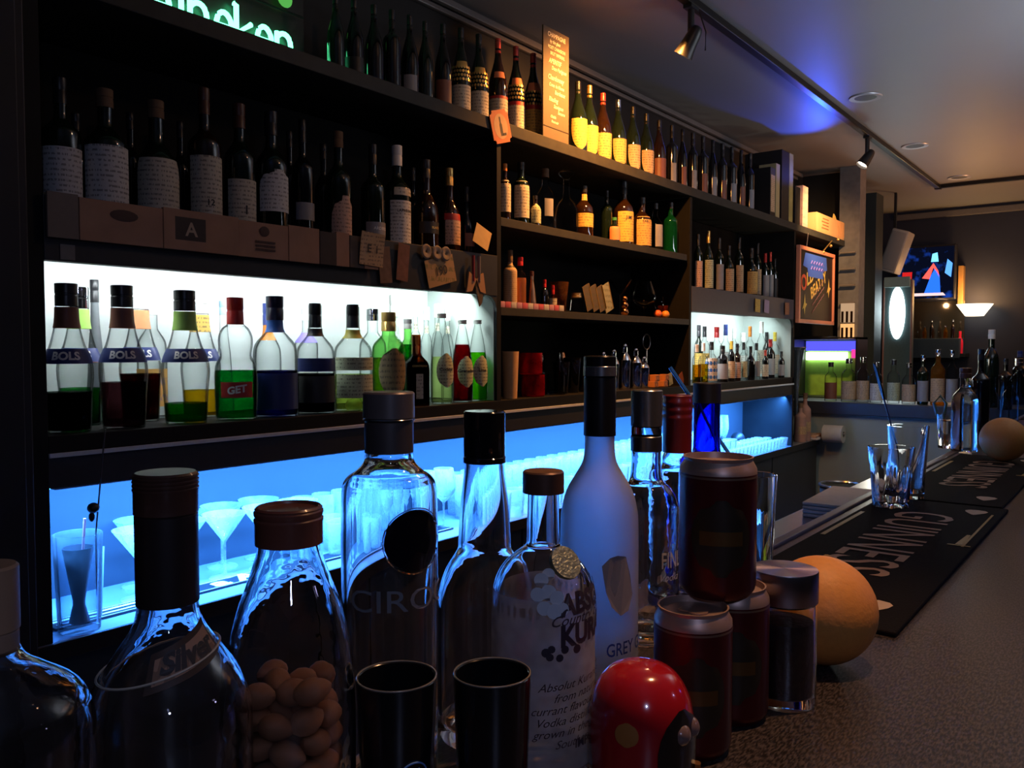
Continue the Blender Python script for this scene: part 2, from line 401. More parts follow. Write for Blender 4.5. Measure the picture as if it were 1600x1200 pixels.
bm = NB(); box(bm, -1.9, 3.2, 8.13, 8.17, 2.60, 2.655, .008); struct('trim_2', bm, MATS['dark_moulding'])

# ------------------------------------------------------------------ back bar cabinet
XF, XB = -1.70, -2.02
Y0, Y1, Y2, Y3 = .717, 2.122, 3.535, 4.925
cab = root('back_bar_shelving', (XF, Y0, 0), 0, 'black back bar shelving with three bays and a lit niche row', 'shelving')
inv = Matrix.Translation(Vector((-XF, -Y0, 0)))
def cpart(name, bm, m, label=None, smooth=False):
    bmesh.ops.transform(bm, matrix=inv, verts=bm.verts); o = link(name, bm, m, cab, smooth)
    if label: o['label'] = label
    return o
for k, (yy, tt) in enumerate(((Y0, .03), (Y1, .022), (Y2, .022), (Y3, .022))):
    bm = NB(); box(bm, XB, XF, yy - (tt if k == 0 else tt / 2), yy + (0 if k == 0 else tt / 2), 1.27 if k else 0.86, 2.135, .001); cpart('upright', bm, SHELF)
bm = NB(); box(bm, XB, XF, Y3 - .011, Y3 + .011, .86, 1.27); cpart('upright', bm, SHELF)
bm = NB(); box(bm, XB, XF + .004, Y0 - .03, 6.0, 2.14, 2.18, .002); cpart('shelf', bm, EDGE, 'long top shelf')
bm = NB(); box(bm, XB, XF, Y0, Y1 - .011, 1.640, 1.664, .001); cpart('shelf', bm, SHELF)
bm = NB(); box(bm, XF - .014, XF + .002, Y0, Y1 - .011, 1.612, 1.742, .001); cpart('fascia', bm, FASCIA)
bm = NB(); box(bm, XB, XF, Y2 + .011, Y3 - .011, 1.640, 1.728, .001); cpart('shelf', bm, SHELF)
bm = NB(); box(bm, XF - .014, XF + .002, Y2 + .011, Y3 - .011, 1.614, 1.73, .001); cpart('fascia', bm, pm('purple_grey_fascia', (.07, .065, .085), .5))
bm = NB(); box(bm, XB, XF, Y1 + .011, Y2 - .04, 1.842, 1.870, .001); cpart('shelf', bm, EDGE)
bm = NB(); box(bm, XB, XF, Y1 + .011, Y2 - .011, 1.550, 1.576, .001); cpart('shelf', bm, EDGE)
bm = NB(); box(bm, XB, XF, Y0, Y3 + .011, 1.235, 1.270, .002); cpart('shelf', bm, SHELF, 'bottle shelf above the blue counter')
bm = NB(); box(bm, XF - .02, XF - .002, Y0, Y3 + .011, 1.166, 1.236); cpart('fascia', bm, FASCIA)
bm = NB(); box(bm, XF - .004, XF + .004, Y0, Y3 + .011, 1.226, 1.235, .001); cpart('metal_strip', bm, STRIPM)
bm = NB(); box(bm, XB, XB + .012, Y1 + .011, Y2 - .011, 1.27, 2.135); cpart('back_panel', bm, BACK)
bm = NB(); box(bm, XB, XB + .012, Y0, Y1 - .011, 1.664, 2.135); cpart('back_panel', bm, BACK)
bm = NB(); box(bm, XB, XB + .012, Y2 + .011, Y3 - .011, 1.728, 2.135); cpart('back_panel', bm, BACK)
for a, b in ((Y0, Y1), (Y2, Y3)):
    bm = NB(); box(bm, XB, XB + .012, a, b - .011, 1.27, 1.64); cpart('niche_back_panel', bm, NBACK)
for yy in (Y1 - .0135, Y3 - .0135):
    bm = NB(); box(bm, XB + .012, XF - .012, yy, yy + .0024, 1.271, 1.639); cpart('niche_side_panel', bm, NBACK)
bm = NB(); box(bm, XB, XB + .014, Y0, Y3, .86, 1.235); cpart('niche_back_panel', bm, pm('blue_lit_back', (.024, .028, .034), .5, var=.04), 'pale panel washed in blue light')
# light fittings: the tubes that give the light
for a, b in ((.75, 1.68), (3.58, 3.98)):
    bm = NB(); box(bm, -1.84, -1.79, a, b, 1.6325, 1.6398, .001); cpart('light_fitting', bm, pm('white_fitting', (.7, .7, .7), .4))
bm = NB(); box(bm, -1.755, -1.725, Y0 + .02, Y3 - .03, 1.158, 1.168, .002); cpart('light_fitting', bm, MATS['white_fitting'])
# corner fillets of the niches
for ye, zt in ((Y1 - .011, 1.612), (Y3 - .011, 1.614)):
    bm = NB(); r = .05; vs = [(ye, zt)] + [(ye - r + r * math.sin(a), zt - r + r * math.cos(a)) for a in [i * PI / 16 for i in range(9)]]
    A = [bm.verts.new((XF - .012, y, z)) for y, z in vs]; B = [bm.verts.new((XF, y, z)) for y, z in vs]
    bm.faces.new(A); bm.faces.new(B[::-1])
    for i in range(len(vs)): bm.faces.new((A[i], A[(i + 1) % len(vs)], B[(i + 1) % len(vs)], B[i]))
    cpart('corner_bracket', bm, FASCIA)
# side column at the left
bm = NB(); box(bm, -2.03, -1.69, -.35, .686, 0, 2.66, .003)
for k in range(5): box(bm, -1.69, -1.684, .02 + k * .14, .11 + k * .14, .2, 2.5, .002)
tag(link('side_panel_column', bm, pm('charcoal_panel', (.012, .012, .013), .5, var=.5, scale=9), None, False), 'charcoal panelled column at the left end of the back bar', 'column')
# counter
ctr = root('back_counter', (-1.70, .717, 0), 0, 'long back counter glowing blue under its row of glasses', 'counter')
def kpart(name, bm, m): bmesh.ops.transform(bm, matrix=inv, verts=bm.verts); return link(name, bm, m, ctr, False)
bm = NB(); box(bm, -2.02, -1.70, .687, 5.42, .825, .86, .003); kpart('counter_top', bm, pm('pale_counter_top', (.22, .26, .33), .22, var=.05))
for i in range(6):
    y0 = .69 + i * .79; bm = NB(); box(bm, -2.02, -1.712, y0, y0 + .78, .08, .823, .003); kpart('cabinet_front', bm, pm('cabinet_laminate', (.03, .036, .042), .45, var=.3, scale=7))
bm = NB(); box(bm, -2.0, -1.76, .70, 5.4, 0, .08); kpart('plinth', bm, BLACK)
bm = NB(); box(bm, -1.6995, -1.694, .687, 5.42, .824, .8595, .001); kpart('dark_edge_strip', bm, BLACK)  # black strip added so the lit counter edge stays dark

# ------------------------------------------------------------------ front bar
bar = root('front_bar', (-.2, 2.5, 0), 0, 'dark speckled customer bar running away to the right', 'bar counter')
ib = Matrix.Translation(Vector((.2, -2.5, 0)))
def bpart(name, bm, m, smooth=False): bmesh.ops.transform(bm, matrix=ib, verts=bm.verts); return link(name, bm, m, bar, smooth)
def speckle():
    m, nt, N, L = newmat('speckled_bar_top'); b = N['Principled BSDF']; b.inputs['Roughness'].default_value = .34
    tc = N.new('ShaderNodeTexCoord'); no = N.new('ShaderNodeTexNoise'); no.inputs['Scale'].default_value = 520; no.inputs['Detail'].default_value = 3
    mp = N.new('ShaderNodeMapping'); mp.inputs['Scale'].default_value = (1, .25, 1)
    L.new(tc.outputs['Object'], mp.inputs[0]); L.new(mp.outputs[0], no.inputs['Vector'])
    cr = N.new('ShaderNodeValToRGB'); cr.color_ramp.elements[0].position = .42; cr.color_ramp.elements[0].color = (.012, .010, .010, 1)
    cr.color_ramp.elements[1].position = .62; cr.color_ramp.elements[1].color = (.075, .062, .060, 1)
    L.new(no.outputs['Fac'], cr.inputs[0]); L.new(cr.outputs[0], b.inputs['Base Color'])
    bp = N.new('ShaderNodeBump'); bp.inputs['Strength'].default_value = .35; bp.inputs['Distance'].default_value = .0006
    L.new(no.outputs['Fac'], bp.inputs['Height']); L.new(bp.outputs[0], b.inputs['Normal']); return m
bm = NB(); box(bm, -.505, .16, -.9, 6.0, 1.055, 1.10, .006); bpart('bar_top', bm, speckle())
bm = NB(); box(bm, -.40, .06, -.88, 5.98, .0, 1.055); bpart('bar_body', bm, BLACK)
bm = NB(); box(bm, -.525, -.5055, -.9, 5.2, 1.085, 1.104, .003); bpart('edge_rail', bm, pm('rail_wood', (.16, .13, .13), .4))
bm = NB(); box(bm, -.74, -.402, 1.2, 3.2, .985, 1.01, .003); bpart('speed_rail', bm, STEEL)
rb = root('return_bar', (-1.1, 5.7, 0), 0, 'return bar crossing the far end with bottles along it', 'bar counter')
ir = Matrix.Translation(Vector((1.1, -5.7, 0)))
def rpart(name, bm, m): bmesh.ops.transform(bm, matrix=ir, verts=bm.verts); return link(name, bm, m, rb, False)
bm = NB(); box(bm, -1.95, -.507, 5.45, 5.86, 1.02, 1.10, .005); rpart('bar_top', bm, pm('navy_black_top', (.035, .038, .05), .4))
bm = NB(); box(bm, -1.95, -.51, 5.50, 5.53, .0, 1.02); rpart('front_panel', bm, pm('sage_panel', (.36, .42, .40), .6, var=.12, scale=4))
bm = NB(); box(bm, -1.95, -.51, 5.6, 5.8, .0, 1.02); rpart('bar_body', bm, BLACK)
point('return_bar_fill_light', (-1.15, 4.75, 1.45), 3.4, (1.0, .92, .72), .1)  # added fill that brightens the return bar bottles and panel

# ------------------------------------------------------------------ label papers and inks
CREAM = paper('cream_label', (.62, .56, .44)); WHITE = paper('white_label', (.70, .69, .66)); OCHRE = paper('ochre_label', (.60, .37, .11))
YEL = paper('yellow_label', (.66, .42, .09)); TAN = paper('tan_label', (.55, .38, .22)); SAGE = paper('sage_label', (.50, .55, .36))
ORNG = pm('orange_label', (.85, .28, .12), .6); REDL = pm('red_label', (.45, .03, .03), .5); NAVY = pm('navy_label', (.015, .03, .16), .45)
BLKL = pm('black_label', (.015, .014, .014), .5); LIME = pm('lime_label', (.35, .62, .12), .5); BLUEL = pm('blue_label', (.03, .15, .55), .45)
GOLDL = pm('gold_print', (.75, .50, .15), .35, .5); INK = pm('ink', (.02, .02, .025), .6, var=0); WINK = pm('white_ink', (.85, .85, .85), .6, var=0)
GREY = pm('grey_label', (.28, .28, .30), .5); BROWNL = pm('brown_label', (.22, .08, .05), .5); BLUSH = paper('blush_label', (.60, .40, .32))

# left bay, whisky shelf (standing at 1.664)
Z = 1.6647; X = -1.80; G = 'whisky bottles on the left shelf'
W = [  # u, vtop, halfwidth, kind, body, cap, labels, texts, label text
 (93, 122, 29, 'tall', TDK, 'black', [(.10, .56, WHITE, 1.3)], [], 'tall whisky bottle with a large pale label, leftmost on the whisky shelf'),
 (163, 140, 32, 'whisky', TDK, 'cork', [(.24, .62, WHITE, 1.25)], [], 'broad whisky bottle with cork stopper and white label with dark script'),
 (243, 158, 32, 'squat', TDK, 'cork', [(.22, .60, CREAM, 1.25)], [], 'squat whisky bottle with yellowish label, third in the front row'),
 (318, 138, 25, 'tall', TBR, 'brown', [(.14, .58, CREAM, 1.3)], [('12', .020, .30, INK)], 'tall whisky bottle whose cream label shows the number 12'),
 (373, 163, 24, 'whisky', TDK, 'brown', [(.06, .50, CREAM, 1.2)], [('I', .03, .30, INK)], 'whisky bottle with low cream label marked by one upright stroke'),
 (423, 175, 25, 'whisky', TDK, 'black', [(.32, .60, WHITE, 1.25, 'arch')], [], 'dark whisky bottle with small white arched label and green glint'),
 (472, 187, 17, 'tall', TBK, 'black', [(.30, .42, GREY, 1.2)], [], 'slim black bottle with faint grey label on the whisky shelf'),
 (528, 206, 20, 'whisky', TDK, 'cork', [(.05, .52, BLUSH, 1.2, 'arch')], [], 'whisky bottle with torn-edged pinkish label and dark neck'),
 (582, 226, 19, 'tall', TDK, 'black', [(.28, .38, GREY, 1.3)], [('ARDBEG', .012, .33, WINK)], 'dark green whisky bottle with small grey lettered band'),
 (620, 228, 21, 'whisky', TDK, 'white', [(.16, .56, WHITE, 1.3), (.60, .66, CREAM, 1.0)], [('LAPHROAIG', .0115, .48, INK)], 'green whisky bottle with white cap and large white lettered label'),
 (665, 250, 20, 'squat', TBR, 'black', [(.04, .16, CREAM, 1.3), (.36, .46, BLKL, 1.4)], [('BLACK', .010, .41, GOLDL)], 'square-shouldered bottle with slanting black label and cream foot label'),
 (702, 263, 17, 'squat', TBR, 'gold', [(.03, .17, TAN, 1.3), (.30, .52, BLUSH, 1.3), (.52, .58, REDL, 1.4)], [], 'brown whisky bottle with reddish label and gold neck'),
 (729, 292, 12, 'squat', TBK, 'black', [(.36, .50, BROWNL, 1.2)], [], 'small black bottle at the right end of the whisky shelf'),
]
for i, (u, v, hw, kd, bd, cp, lb, tx, lab) in enumerate(W):
    sq_ = 1. if 'square' in lab else 0.
    sb(u, v, hw, X + (.01 if i % 2 else 0), Z, 'whisky_bottle', lab, 'bottle', G, kind=kd, body=bd, cap=cp, caph=.16 if cp != 'cork' else .12, labels=lb, texts=tx, face=-.35 + .04 * i, sq=0)
for u, v, hw, lab in ((118, 178, 17, 'dark stoppered bottle half hidden behind the first two whisky bottles'), (203, 176, 15, 'dark bottle in the back row between the second and third whisky bottles'),
                      (281, 190, 14, 'dark back row bottle left of the bottle marked 12'), (452, 205, 13, 'dark back row bottle behind the slim black one'), (505, 225, 14, 'dark back row bottle left of the pinkish label'),
                      (645, 262, 12, 'dark back row bottle right of the white-capped one')):
    sb(u, v, hw, -1.925, Z, 'back_row_bottle', lab, 'bottle', G, kind='whisky', body=TBK, cap='black', seg=14)

# top shelf (standing at 2.18)
Z = 2.181; X = -1.80; G = 'bottles along the top shelf'
T = [
 (524, -8, 14, 'champ', TDK, 'black', [], 'dark bottle with green glint, leftmost on the top shelf'),
 (553, -2, 15, 'champ', TBK, 'black', [(.05, .30, BLKL, 1.2)], 'second dark wine bottle from the left on the top shelf'),
 (584, 8, 15, 'champ', TBK, 'black', [], 'dark wine bottle with bright gold highlight, third on the top shelf'),
 (612, 16, 14, 'tall', TBK, 'black', [], 'dark wine bottle, fourth on the top shelf'),
 (640, 24, 14, 'champ', TBK, 'black', [(.10, .30, GREY, .8)], 'dark wine bottle, fifth on the top shelf'),
 (664, 34, 13, 'champ', TDK, 'black', [], 'dark wine bottle, sixth on the top shelf'),
 (692, 38, 14, 'champ', TBK, 'black', [(.10, .36, BROWNL, 1.)], 'black bottle with brown label before the cream-labelled ones'),
 (720, 44, 15, 'champ', TDK, 'black', [(.08, .36, CREAM, 1.3), (.56, .62, GOLDL, .7)], 'champagne bottle with cream label, furthest left of the cream-labelled five'),
 (748, 54, 15, 'champ', TDK, 'black', [(.08, .36, CREAM, 1.3), (.56, .62, GOLDL, .7)], 'champagne bottle with cream label and dark neck beside the pink-necked one'),
 (778, 61, 15, 'champ', TBR, 'pink', [(.06, .34, CREAM, 1.3), (.34, .37, REDL, 1.3), (.56, .63, ORNG, .7)], 'champagne bottle with dark pink body behind the orange coaster'),
 (806, 73, 14, 'champ', TDK, 'pink', [(.08, .34, CREAM, 1.3), (.34, .38, REDL, 1.3), (.56, .64, ORNG, .8)], 'red-necked champagne bottle with patterned shoulder'),
 (833, 84, 15, 'champ', TDK, 'pink', [(.10, .36, YEL, 1.3), (.36, .41, REDL, 1.3), (.56, .66, ORNG, 1.)], 'red-necked champagne bottle standing next to the menu board'),
 (903, 128, 15, 'champ', TDK, 'black', [(.10, .50, YEL, 1.05, 'shield')], 'champagne bottle with gold shield label right beside the menu board'),
 (921, 134, 14, 'champ', TDK, 'gold', [(.06, .46, YEL, 1.05, 'shield')], 'gold-necked champagne bottle with gold shield label'),
 (942, 146, 14, 'champ', TBR, 'pink', [(.04, .44, OCHRE, 1.05, 'shield')], 'champagne bottle with pink neck and ochre shield label'),
 (966, 156, 13, 'champ', TDK, 'silver', [(.06, .44, OCHRE, 1.05, 'shield')], 'champagne bottle with silver neck and ochre shield label'),
 (989, 167, 12, 'champ', TDK, 'black', [(.06, .44, TAN, 1.05, 'shield')], 'champagne bottle with tan shield label and bright shoulder'),
 (1010, 178, 12, 'champ', TDK, 'black', [(.06, .44, TAN, 1.05, 'shield')], 'champagne bottle with dimmer tan shield label'),
 (1030, 188, 11, 'champ', TBR, 'black', [(.06, .40, BROWNL, 1.1)], 'dark bottle with brown label following the shield labels'),
]
for i, (u, v, hw, kd, bd, cp, lb, lab) in enumerate(T):
    t = sb(u, v, hw, X, Z, 'champagne_bottle' if 'champagne' in lab else 'wine_bottle', lab, 'bottle', G, kind=kd, body=bd, cap=cp, caph=.24, capr=1.05, labels=lb, face=-.75 + .01 * i, seg=18)
    if 'patterned' in lab or 'next to the menu' in lab or 'cream label' in lab:
        rf = rf_of(smooth_prof([(r * hw / F * depth(t.location), z * (at(u, v, x=X).z - Z)) for r, z, *c in KIND['champ']], 3)); H = at(u, v, x=X).z - Z
        bm = NB()
        for k in range(9):
            for j in range(4):
                zz = H * (.42 + .045 * j); a = -.9 + (k - 4) * .32 + (j % 2) * .16; R = rf(zz) + .0008
                c = Vector((R * math.cos(a), R * math.sin(a), zz)); tt = Vector((-math.sin(a), math.cos(a), 0)) * .0045; up = Vector((0, 0, .0050))
                bm.faces.new([bm.verts.new(c + tt * math.cos(q * PI / 3) + up * math.sin(q * PI / 3)) for q in range(6)])
        link('shoulder_print', bm, GOLDL, t, False)
u = 1050; n = 0
while u < 1180:
    v = 196 + (u - 1050) * .36
    nm = ['plain', 'red-capped', 'gold-capped', 'slim'][n % 4]
    sb(u, v, 8 if n % 3 else 9, X, Z, 'dark_bottle', 'unlit dark bottle among the look-alikes on the right half of the top shelf', 'bottle', 'unlit dark bottles, top shelf right', kind=['tall', 'champ', 'whisky'][n % 3], body=TBK, cap='black', caph=.2, seg=14, labels=[(.1, .4, [GREY, BROWNL][n % 2], .5)])
    u += 16.5 - n * .35; n += 1

# menu board on the top shelf
def upright_panel(name, y0, y1, z0, z1, x, th, mat, label, cat, group=None):
    t = root(name, (x, (y0 + y1) / 2, z0), 0, label, cat, group); bm = NB()
    box(bm, -th, 0, -(y1 - y0) / 2, (y1 - y0) / 2, 0, z1 - z0, .001); link('board', bm, mat, t, False); return t
def face_text(t, s, size, z, mat, y=0., x=.0012, narrow=1., shear=0., rot=0., bold=.02, name='lettering'):
    c, sn = math.cos(rot), math.sin(rot)
    M = Matrix(((0, 0, 1, x), (c, -sn, 0, y), (sn, c, 0, z), (0, 0, 0, 1))); return flattext(s, size, M, mat, t, name, bold, narrow, shear)
mb = upright_panel('menu_board', 2.385, 2.545, 2.181, 2.57, -1.712, .006, pm('slate_card', (.12, .085, .055), .6), 'tall menu board covered in pale handwriting on the top shelf', 'menu board')
HW_ = pm('chalk_writing', (.95, .80, .55), .8, var=0)
for s, sz, z, y, sh in (('CHAMPAGNE', .022, .365, 0, .1), ('by the glass', .017, .343, -.01, .3), ('MOET CHANDON', .016, .322, 0, .1), ('BRUT IMPERIAL', .016, .302, .005, .1),
                        ('APERITIF', .024, .275, -.01, .2), ('Dom Perignon', .019, .252, .015, .3), ('Chardonnay', .024, .218, -.005, .3), ('Cotes du Rhone', .017, .192, 0, .3), ('Bordeaux', .020, .170, .02, .3),
                        ('Riesling', .022, .142, -.02, .3), ('Sauvignon', .018, .120, .012, .3), ('Sancerre', .015, .102, .03, .3), ('Chablis', .014, .082, -.02, .3), ('Pinot noir', .013, .065, -.01, .3)):
    face_text(mb, s, sz, z, HW_, y, narrow=.82, shear=sh, bold=.03)
bm = NB(); box(bm, .0004, .0016, -.078, .078, .042, .045); link('rule_line', bm, pm('dark_print', (.05, .04, .03), .6), mb, False)
# coaster and hanging paper tags
co = root('coaster', (-1.690, 2.118, 2.158), 0, 'orange card coaster with a printed bottle hung on the top shelf corner', 'coaster')
bm = NB(); box(bm, -.0015, .0015, -.048, .048, -.052, .052, .0); bmesh.ops.bevel(bm, geom=[e for e in bm.edges if abs(e.verts[0].co.x - e.verts[1].co.x) > .001], offset=.012, segments=3, affect='EDGES')
bmesh.ops.rotate(bm, verts=bm.verts, matrix=Matrix.Rotation(.30, 3, 'X')); link('card', bm, pm('orange_card', (.90, .25, .08), .6, emit=None), co, False)
bm = NB(); R3 = Matrix.Rotation(.30, 3, 'X')
bm.faces.new([bm.verts.new(R3 @ Vector((.0019, .036 * math.cos(a), .040 * math.sin(a)))) for a in [i * PI / 12 for i in range(24)]]); link('disc_print', bm, pm('peach_print', (.85, .50, .22), .6), co, False)
bm = NB()
for p in ((( -.006, -.03), (.006, -.03), (.006, .005), (.003, .012), (.003, .03), (-.003, .03), (-.003, .012), (-.006, .005)), ((.004, -.03), (.022, -.03), (.022, -.022), (.004, -.022))):
    bm.faces.new([bm.verts.new(R3 @ Vector((.0024, y, z))) for y, z in p])
link('bottle_print', bm, pm('dark_print', (.05, .04, .03), .6), co, False)

# wine case panels along the whisky shelf front
def sticker_panel():
    t = root('wine_case_panel', (-1.690, .717, 1.655), 0, 'strip of wooden wine case ends with faded stencils along the whisky shelf', 'wooden panel')
    wood = pm('case_wood', (.42, .235, .15), .75, var=.25, scale=18, bump=.2); dk = pm('stencil_ink', (.10, .06, .05), .8)
    edges = [0, .060, .235, .42, .56, .655, .71, .755, .805, .856]
    mats = [pm('grey_print_wood', (.22, .18, .15), .8), wood, wood, wood, wood, pm('dark_label_wood', (.07, .055, .05), .8), wood, pm('dark_stamp_wood', (.10, .08, .07), .8), wood]
    for i, (a, b) in enumerate(zip(edges, edges[1:])):
        bm = NB(); box(bm, 0, .007 + .001 * (i % 3), a + .0006, b - .0006, .0, .088 - .004 * (i % 2), .0008)
        o = link('case_end', bm, mats[i] if i < len(mats) else wood, t, False)
    face_text(t, 'A', .042, .045, pm('pale_print', (.5, .38, .28), .7), .30, .0098)
    bm = NB(); box(bm, .0086, .0092, .262, .335, .022, .072); link('stamp', bm, MATS['dark_label_wood'], t, False)
    bm = NB(); ellipsoid(bm, (.0086, .15, .058), (.0008, .030, .012)); link('stamp', bm, dk, t)
    bm = NB(); [box(bm, .0086, .0092, .465, .52, .018 + .009 * k, .023 + .009 * k) for k in range(3)]; link('stencil_lines', bm, dk, t, False)
    bm = NB(); ellipsoid(bm, (.0086, .49, .064), (.0008, .014, .012)); link('stamp', bm, dk, t)
    return t
sticker_panel()
def paper_piece(name, y, z, wy, hz, rot, mat, label, cat, x=-1.690, curl=0., grp=None, deco=None):
    t = root(name, (x, y, z), 0, label, cat, grp); bm = NB(); n = 6; R = Matrix.Rotation(rot, 3, 'X'); g = []
    for sd in (0, -.0008):
        for i in range(n + 1):
            for j in range(n + 1):
                a, b = (i / n - .5) * wy, (j / n - .5) * hz
                g.append(bm.verts.new(R @ Vector((sd + curl * (j / n) ** 2 * .02 + .0006, a, b))))
    m1 = (n + 1) ** 2
    for i in range(n):
        for j in range(n):
            k = i * (n + 1) + j
            bm.faces.new((g[k], g[k + n + 1], g[k + n + 2], g[k + 1])); bm.faces.new((g[m1 + k], g[m1 + k + 1], g[m1 + k + n + 2], g[m1 + k + n + 1]))
    link('sheet', bm, mat, t)
    if deco:
        s, sz, m = deco; c, sn = math.cos(rot), math.sin(rot)
        flattext(s, sz, Matrix(((0, 0, 1, .0022 + curl * .005), (c, -sn, 0, 0), (sn, c, 0, 0), (0, 0, 0, 1))), m, t)
    return t
G = 'cards and labels pinned along the whisky shelf edge'
paper_piece('paper_label', 1.545, 1.708, .085, .088, -.05, TAN, 'curled tan paper with small figure drawing at the panel end', 'paper', x=-1.678, curl=.35, grp=G, deco=('E  i', .030, INK))
paper_piece('paper_label', 1.605, 1.672, .045, .100, .10, pm('aged_tag', (.19, .12, .09), .8, var=.4), 'brown strip tag leaning left, first of the two strip tags', 'paper', grp=G)
paper_piece('paper_label', 1.675, 1.685, .045, .105, -.10, pm('aged_tag_red', (.24, .11, .08), .8, var=.4), 'reddish strip tag leaning right beside the first strip tag', 'paper', grp=G)
paper_piece('picture_card', 1.832, 1.672, .125, .082, .25, paper('picture_print', (.46, .30, .15), (.12, .16, .06), 60), 'tilted picture card with big numerals pinned to the shelf edge', 'card', grp=G, deco=('190', .036, INK))
paper_piece('price_tag', 2.018, 1.792, .078, .062, -.35, pm('yellow_tag', (.95, .62, .22), .6), 'bright yellow-orange paper tag hanging by a string knot', 'tag', x=-1.684, grp=G)
paper_piece('paper_label', .760, 1.630, .028, .030, 0, pm('grey_tag', (.2, .19, .18), .7), 'small grey sticker at the left end above the bright niche', 'sticker', x=-1.697, grp=G)
for k, (y, lab) in enumerate(((1.768, 'left paper rosette on the shelf edge above the picture card'), (1.812, 'middle paper rosette on the shelf edge above the picture card'), (1.848, 'right paper rosette on the shelf edge above the picture card'))):
    bm = NB(); lathe(bm, [(.004, 0), (.008, .003), (.018, .004), (.022, .001), (.018, 0)], 14)
    bmesh.ops.rotate(bm, verts=bm.verts, matrix=Matrix.Rotation(PI / 2, 3, 'Y')); o = link('paper_rosette', bm, pm('rosette_paper', (.35, .27, .2), .7), None)
    o.location = (-1.688 + .002 * k, y, 1.724); tag(o, lab, 'rosette', G)
bo = root('bow_tie_ribbon', (-1.684, 1.985, 1.645), 0, 'folded paper bow with red tips hanging over the niche edge', 'paper bow', G)
for s in (-1, 1):
    bm = NB(); A = [(0, 0, .012), (0, s * .034, .034), (0, s * .046, -.030), (0, s * .02, -.026)]
    fr = [bm.verts.new((.004, y, z)) for _, y, z in A]; bk = [bm.verts.new((-.002, y, z)) for _, y, z in A]; bm.faces.new(fr); bm.faces.new(bk[::-1])
    for i in range(4): bm.faces.new((fr[i], fr[(i + 1) % 4], bk[(i + 1) % 4], bk[i]))
    link('bow_wing', bm, pm('bow_paper', (.42, .24, .14), .7), bo, False)
    bm = NB(); cyl(bm, .005, .005, .085, 10, .003, s * .014); link('tube', bm, pm('red_tube' if s < 0 else 'clear_tube', (.30, .04, .05) if s < 0 else (.25, .22, .2), .3), bo)
bm = NB(); vs = [(0, -.02, -.01), (0, .02, -.012), (0, .012, -.060), (0, .0, -.072)]
fr = [bm.verts.new((.002, y + .018, z)) for _, y, z in vs]; bk = [bm.verts.new((-.001, y + .018, z)) for _, y, z in vs]; bm.faces.new(fr); bm.faces.new(bk[::-1])
for i in range(4): bm.faces.new((fr[i], fr[(i + 1) % 4], bk[(i + 1) % 4], bk[i]))
link('ribbon_tail', bm, pm('ribbon_dark', (.10, .07, .05), .7), bo, False)

# ------------------------------------------------------------------ left bright niche
Z = 1.271; XF_, XR = -1.755, -1.885
G = 'liqueur bottles in the left bright niche'
def bols(u, v, hw, X, lc, lv, sleeve, cap, lab):
    return sb(u, v, hw, X, Z, 'liqueur_bottle', lab, 'bottle', G, kind='bols', body=TG, cap=cap, caph=.15, capr=1.05, labels=[(.46, .56, NAVY, 2.4)], liquid=(liq(*lc), lv),
              texts=[('BOLS', .022, .51, WINK, dict(da=.25, bold=.04))], foil=(sleeve, .70, .84), face=-.75, seg=28)
bols(103, 443, 37, XF_, ('blackgreen', (.01, .035, .02)), .27, BROWNL, 'black', 'liqueur bottle with brown sleeve and black-green liquid at the left end')
bols(122, 449, 33, XR, ('green', (.05, .45, .12)), .27, LIME, 'silver', 'liqueur bottle with lime sleeve standing behind the leftmost one')
sb(147, 437, 14, XR - .06, Z, 'slender_bottle', 'slender frosted grey bottle behind the brown-sleeved liqueurs', 'bottle', G, kind='slender', body=pm('frosted_grey', (.20, .22, .24), .35), cap='black', caph=.16, labels=[(.16, .22, ORNG, 1.2), (.42, .46, ORNG, .5)])
bols(190, 446, 36, XF_, ('plum', (.22, .10, .12)), .32, BROWNL, 'black', 'liqueur bottle with brown sleeve and pale plum liquid')
bols(217, 452, 31, XR, ('brown', (.16, .02, .01)), .36, ORNG, 'white', 'liqueur bottle with orange sleeve and brown liquid in the back row')
sb(236, 470, 22, XR - .06, Z, 'fruit_liqueur_bottle', 'clear bottle with fruit-printed label behind the orange sleeve', 'bottle', G, kind='gin', body=TG, cap='white', labels=[(.10, .42, paper('fruit_print', (.85, .45, .12), (.15, .15, .45), 50), 1.5)])
bols(288, 454, 36, XF_, ('lime', (.04, .30, .03)), .15, LIME, 'black', 'liqueur bottle with green sleeve and a little green liquid left')
bols(312, 462, 30, XR, ('amber', (.80, .58, .05)), .22, YEL, 'white', 'liqueur bottle with yellow sleeve behind the green-sleeved one')
sb(367, 465, 32, XF_, Z, 'peppermint_liqueur_bottle', 'bulb-necked bottle of bright green liqueur with red cap', 'bottle', G, kind='get', body=TG, cap='red', caph=.22, capr=1.2, liquid=(liq('emerald', (.0, .42, .12)), .40),
   labels=[(.18, .31, REDL, .8)], texts=[('GET', .024, .245, WINK, dict(bold=.04, slant=.15))], face=-.55, seg=28)
sb(349, 470, 14, XR, Z, 'slim_bottle', 'pale blue slim bottle behind the green liqueur', 'bottle', G, kind='slender', body=TG, cap=pm('pale_blue_cap', (.35, .6, .8), .4))
sb(429, 463, 34, XF_, Z, 'curacao_bottle', 'curacao bottle with navy cap, blue neck sleeve and dark blue liquid', 'bottle', G, kind='squat', body=TG, cap='navy', caph=.20, capr=1.15, liquid=(liq('deepblue', (.01, .03, .25)), .38),
   labels=[(.06, .36, NAVY, 1.2)], foil=(BLUEL, .70, .80), face=-.5, seg=28)
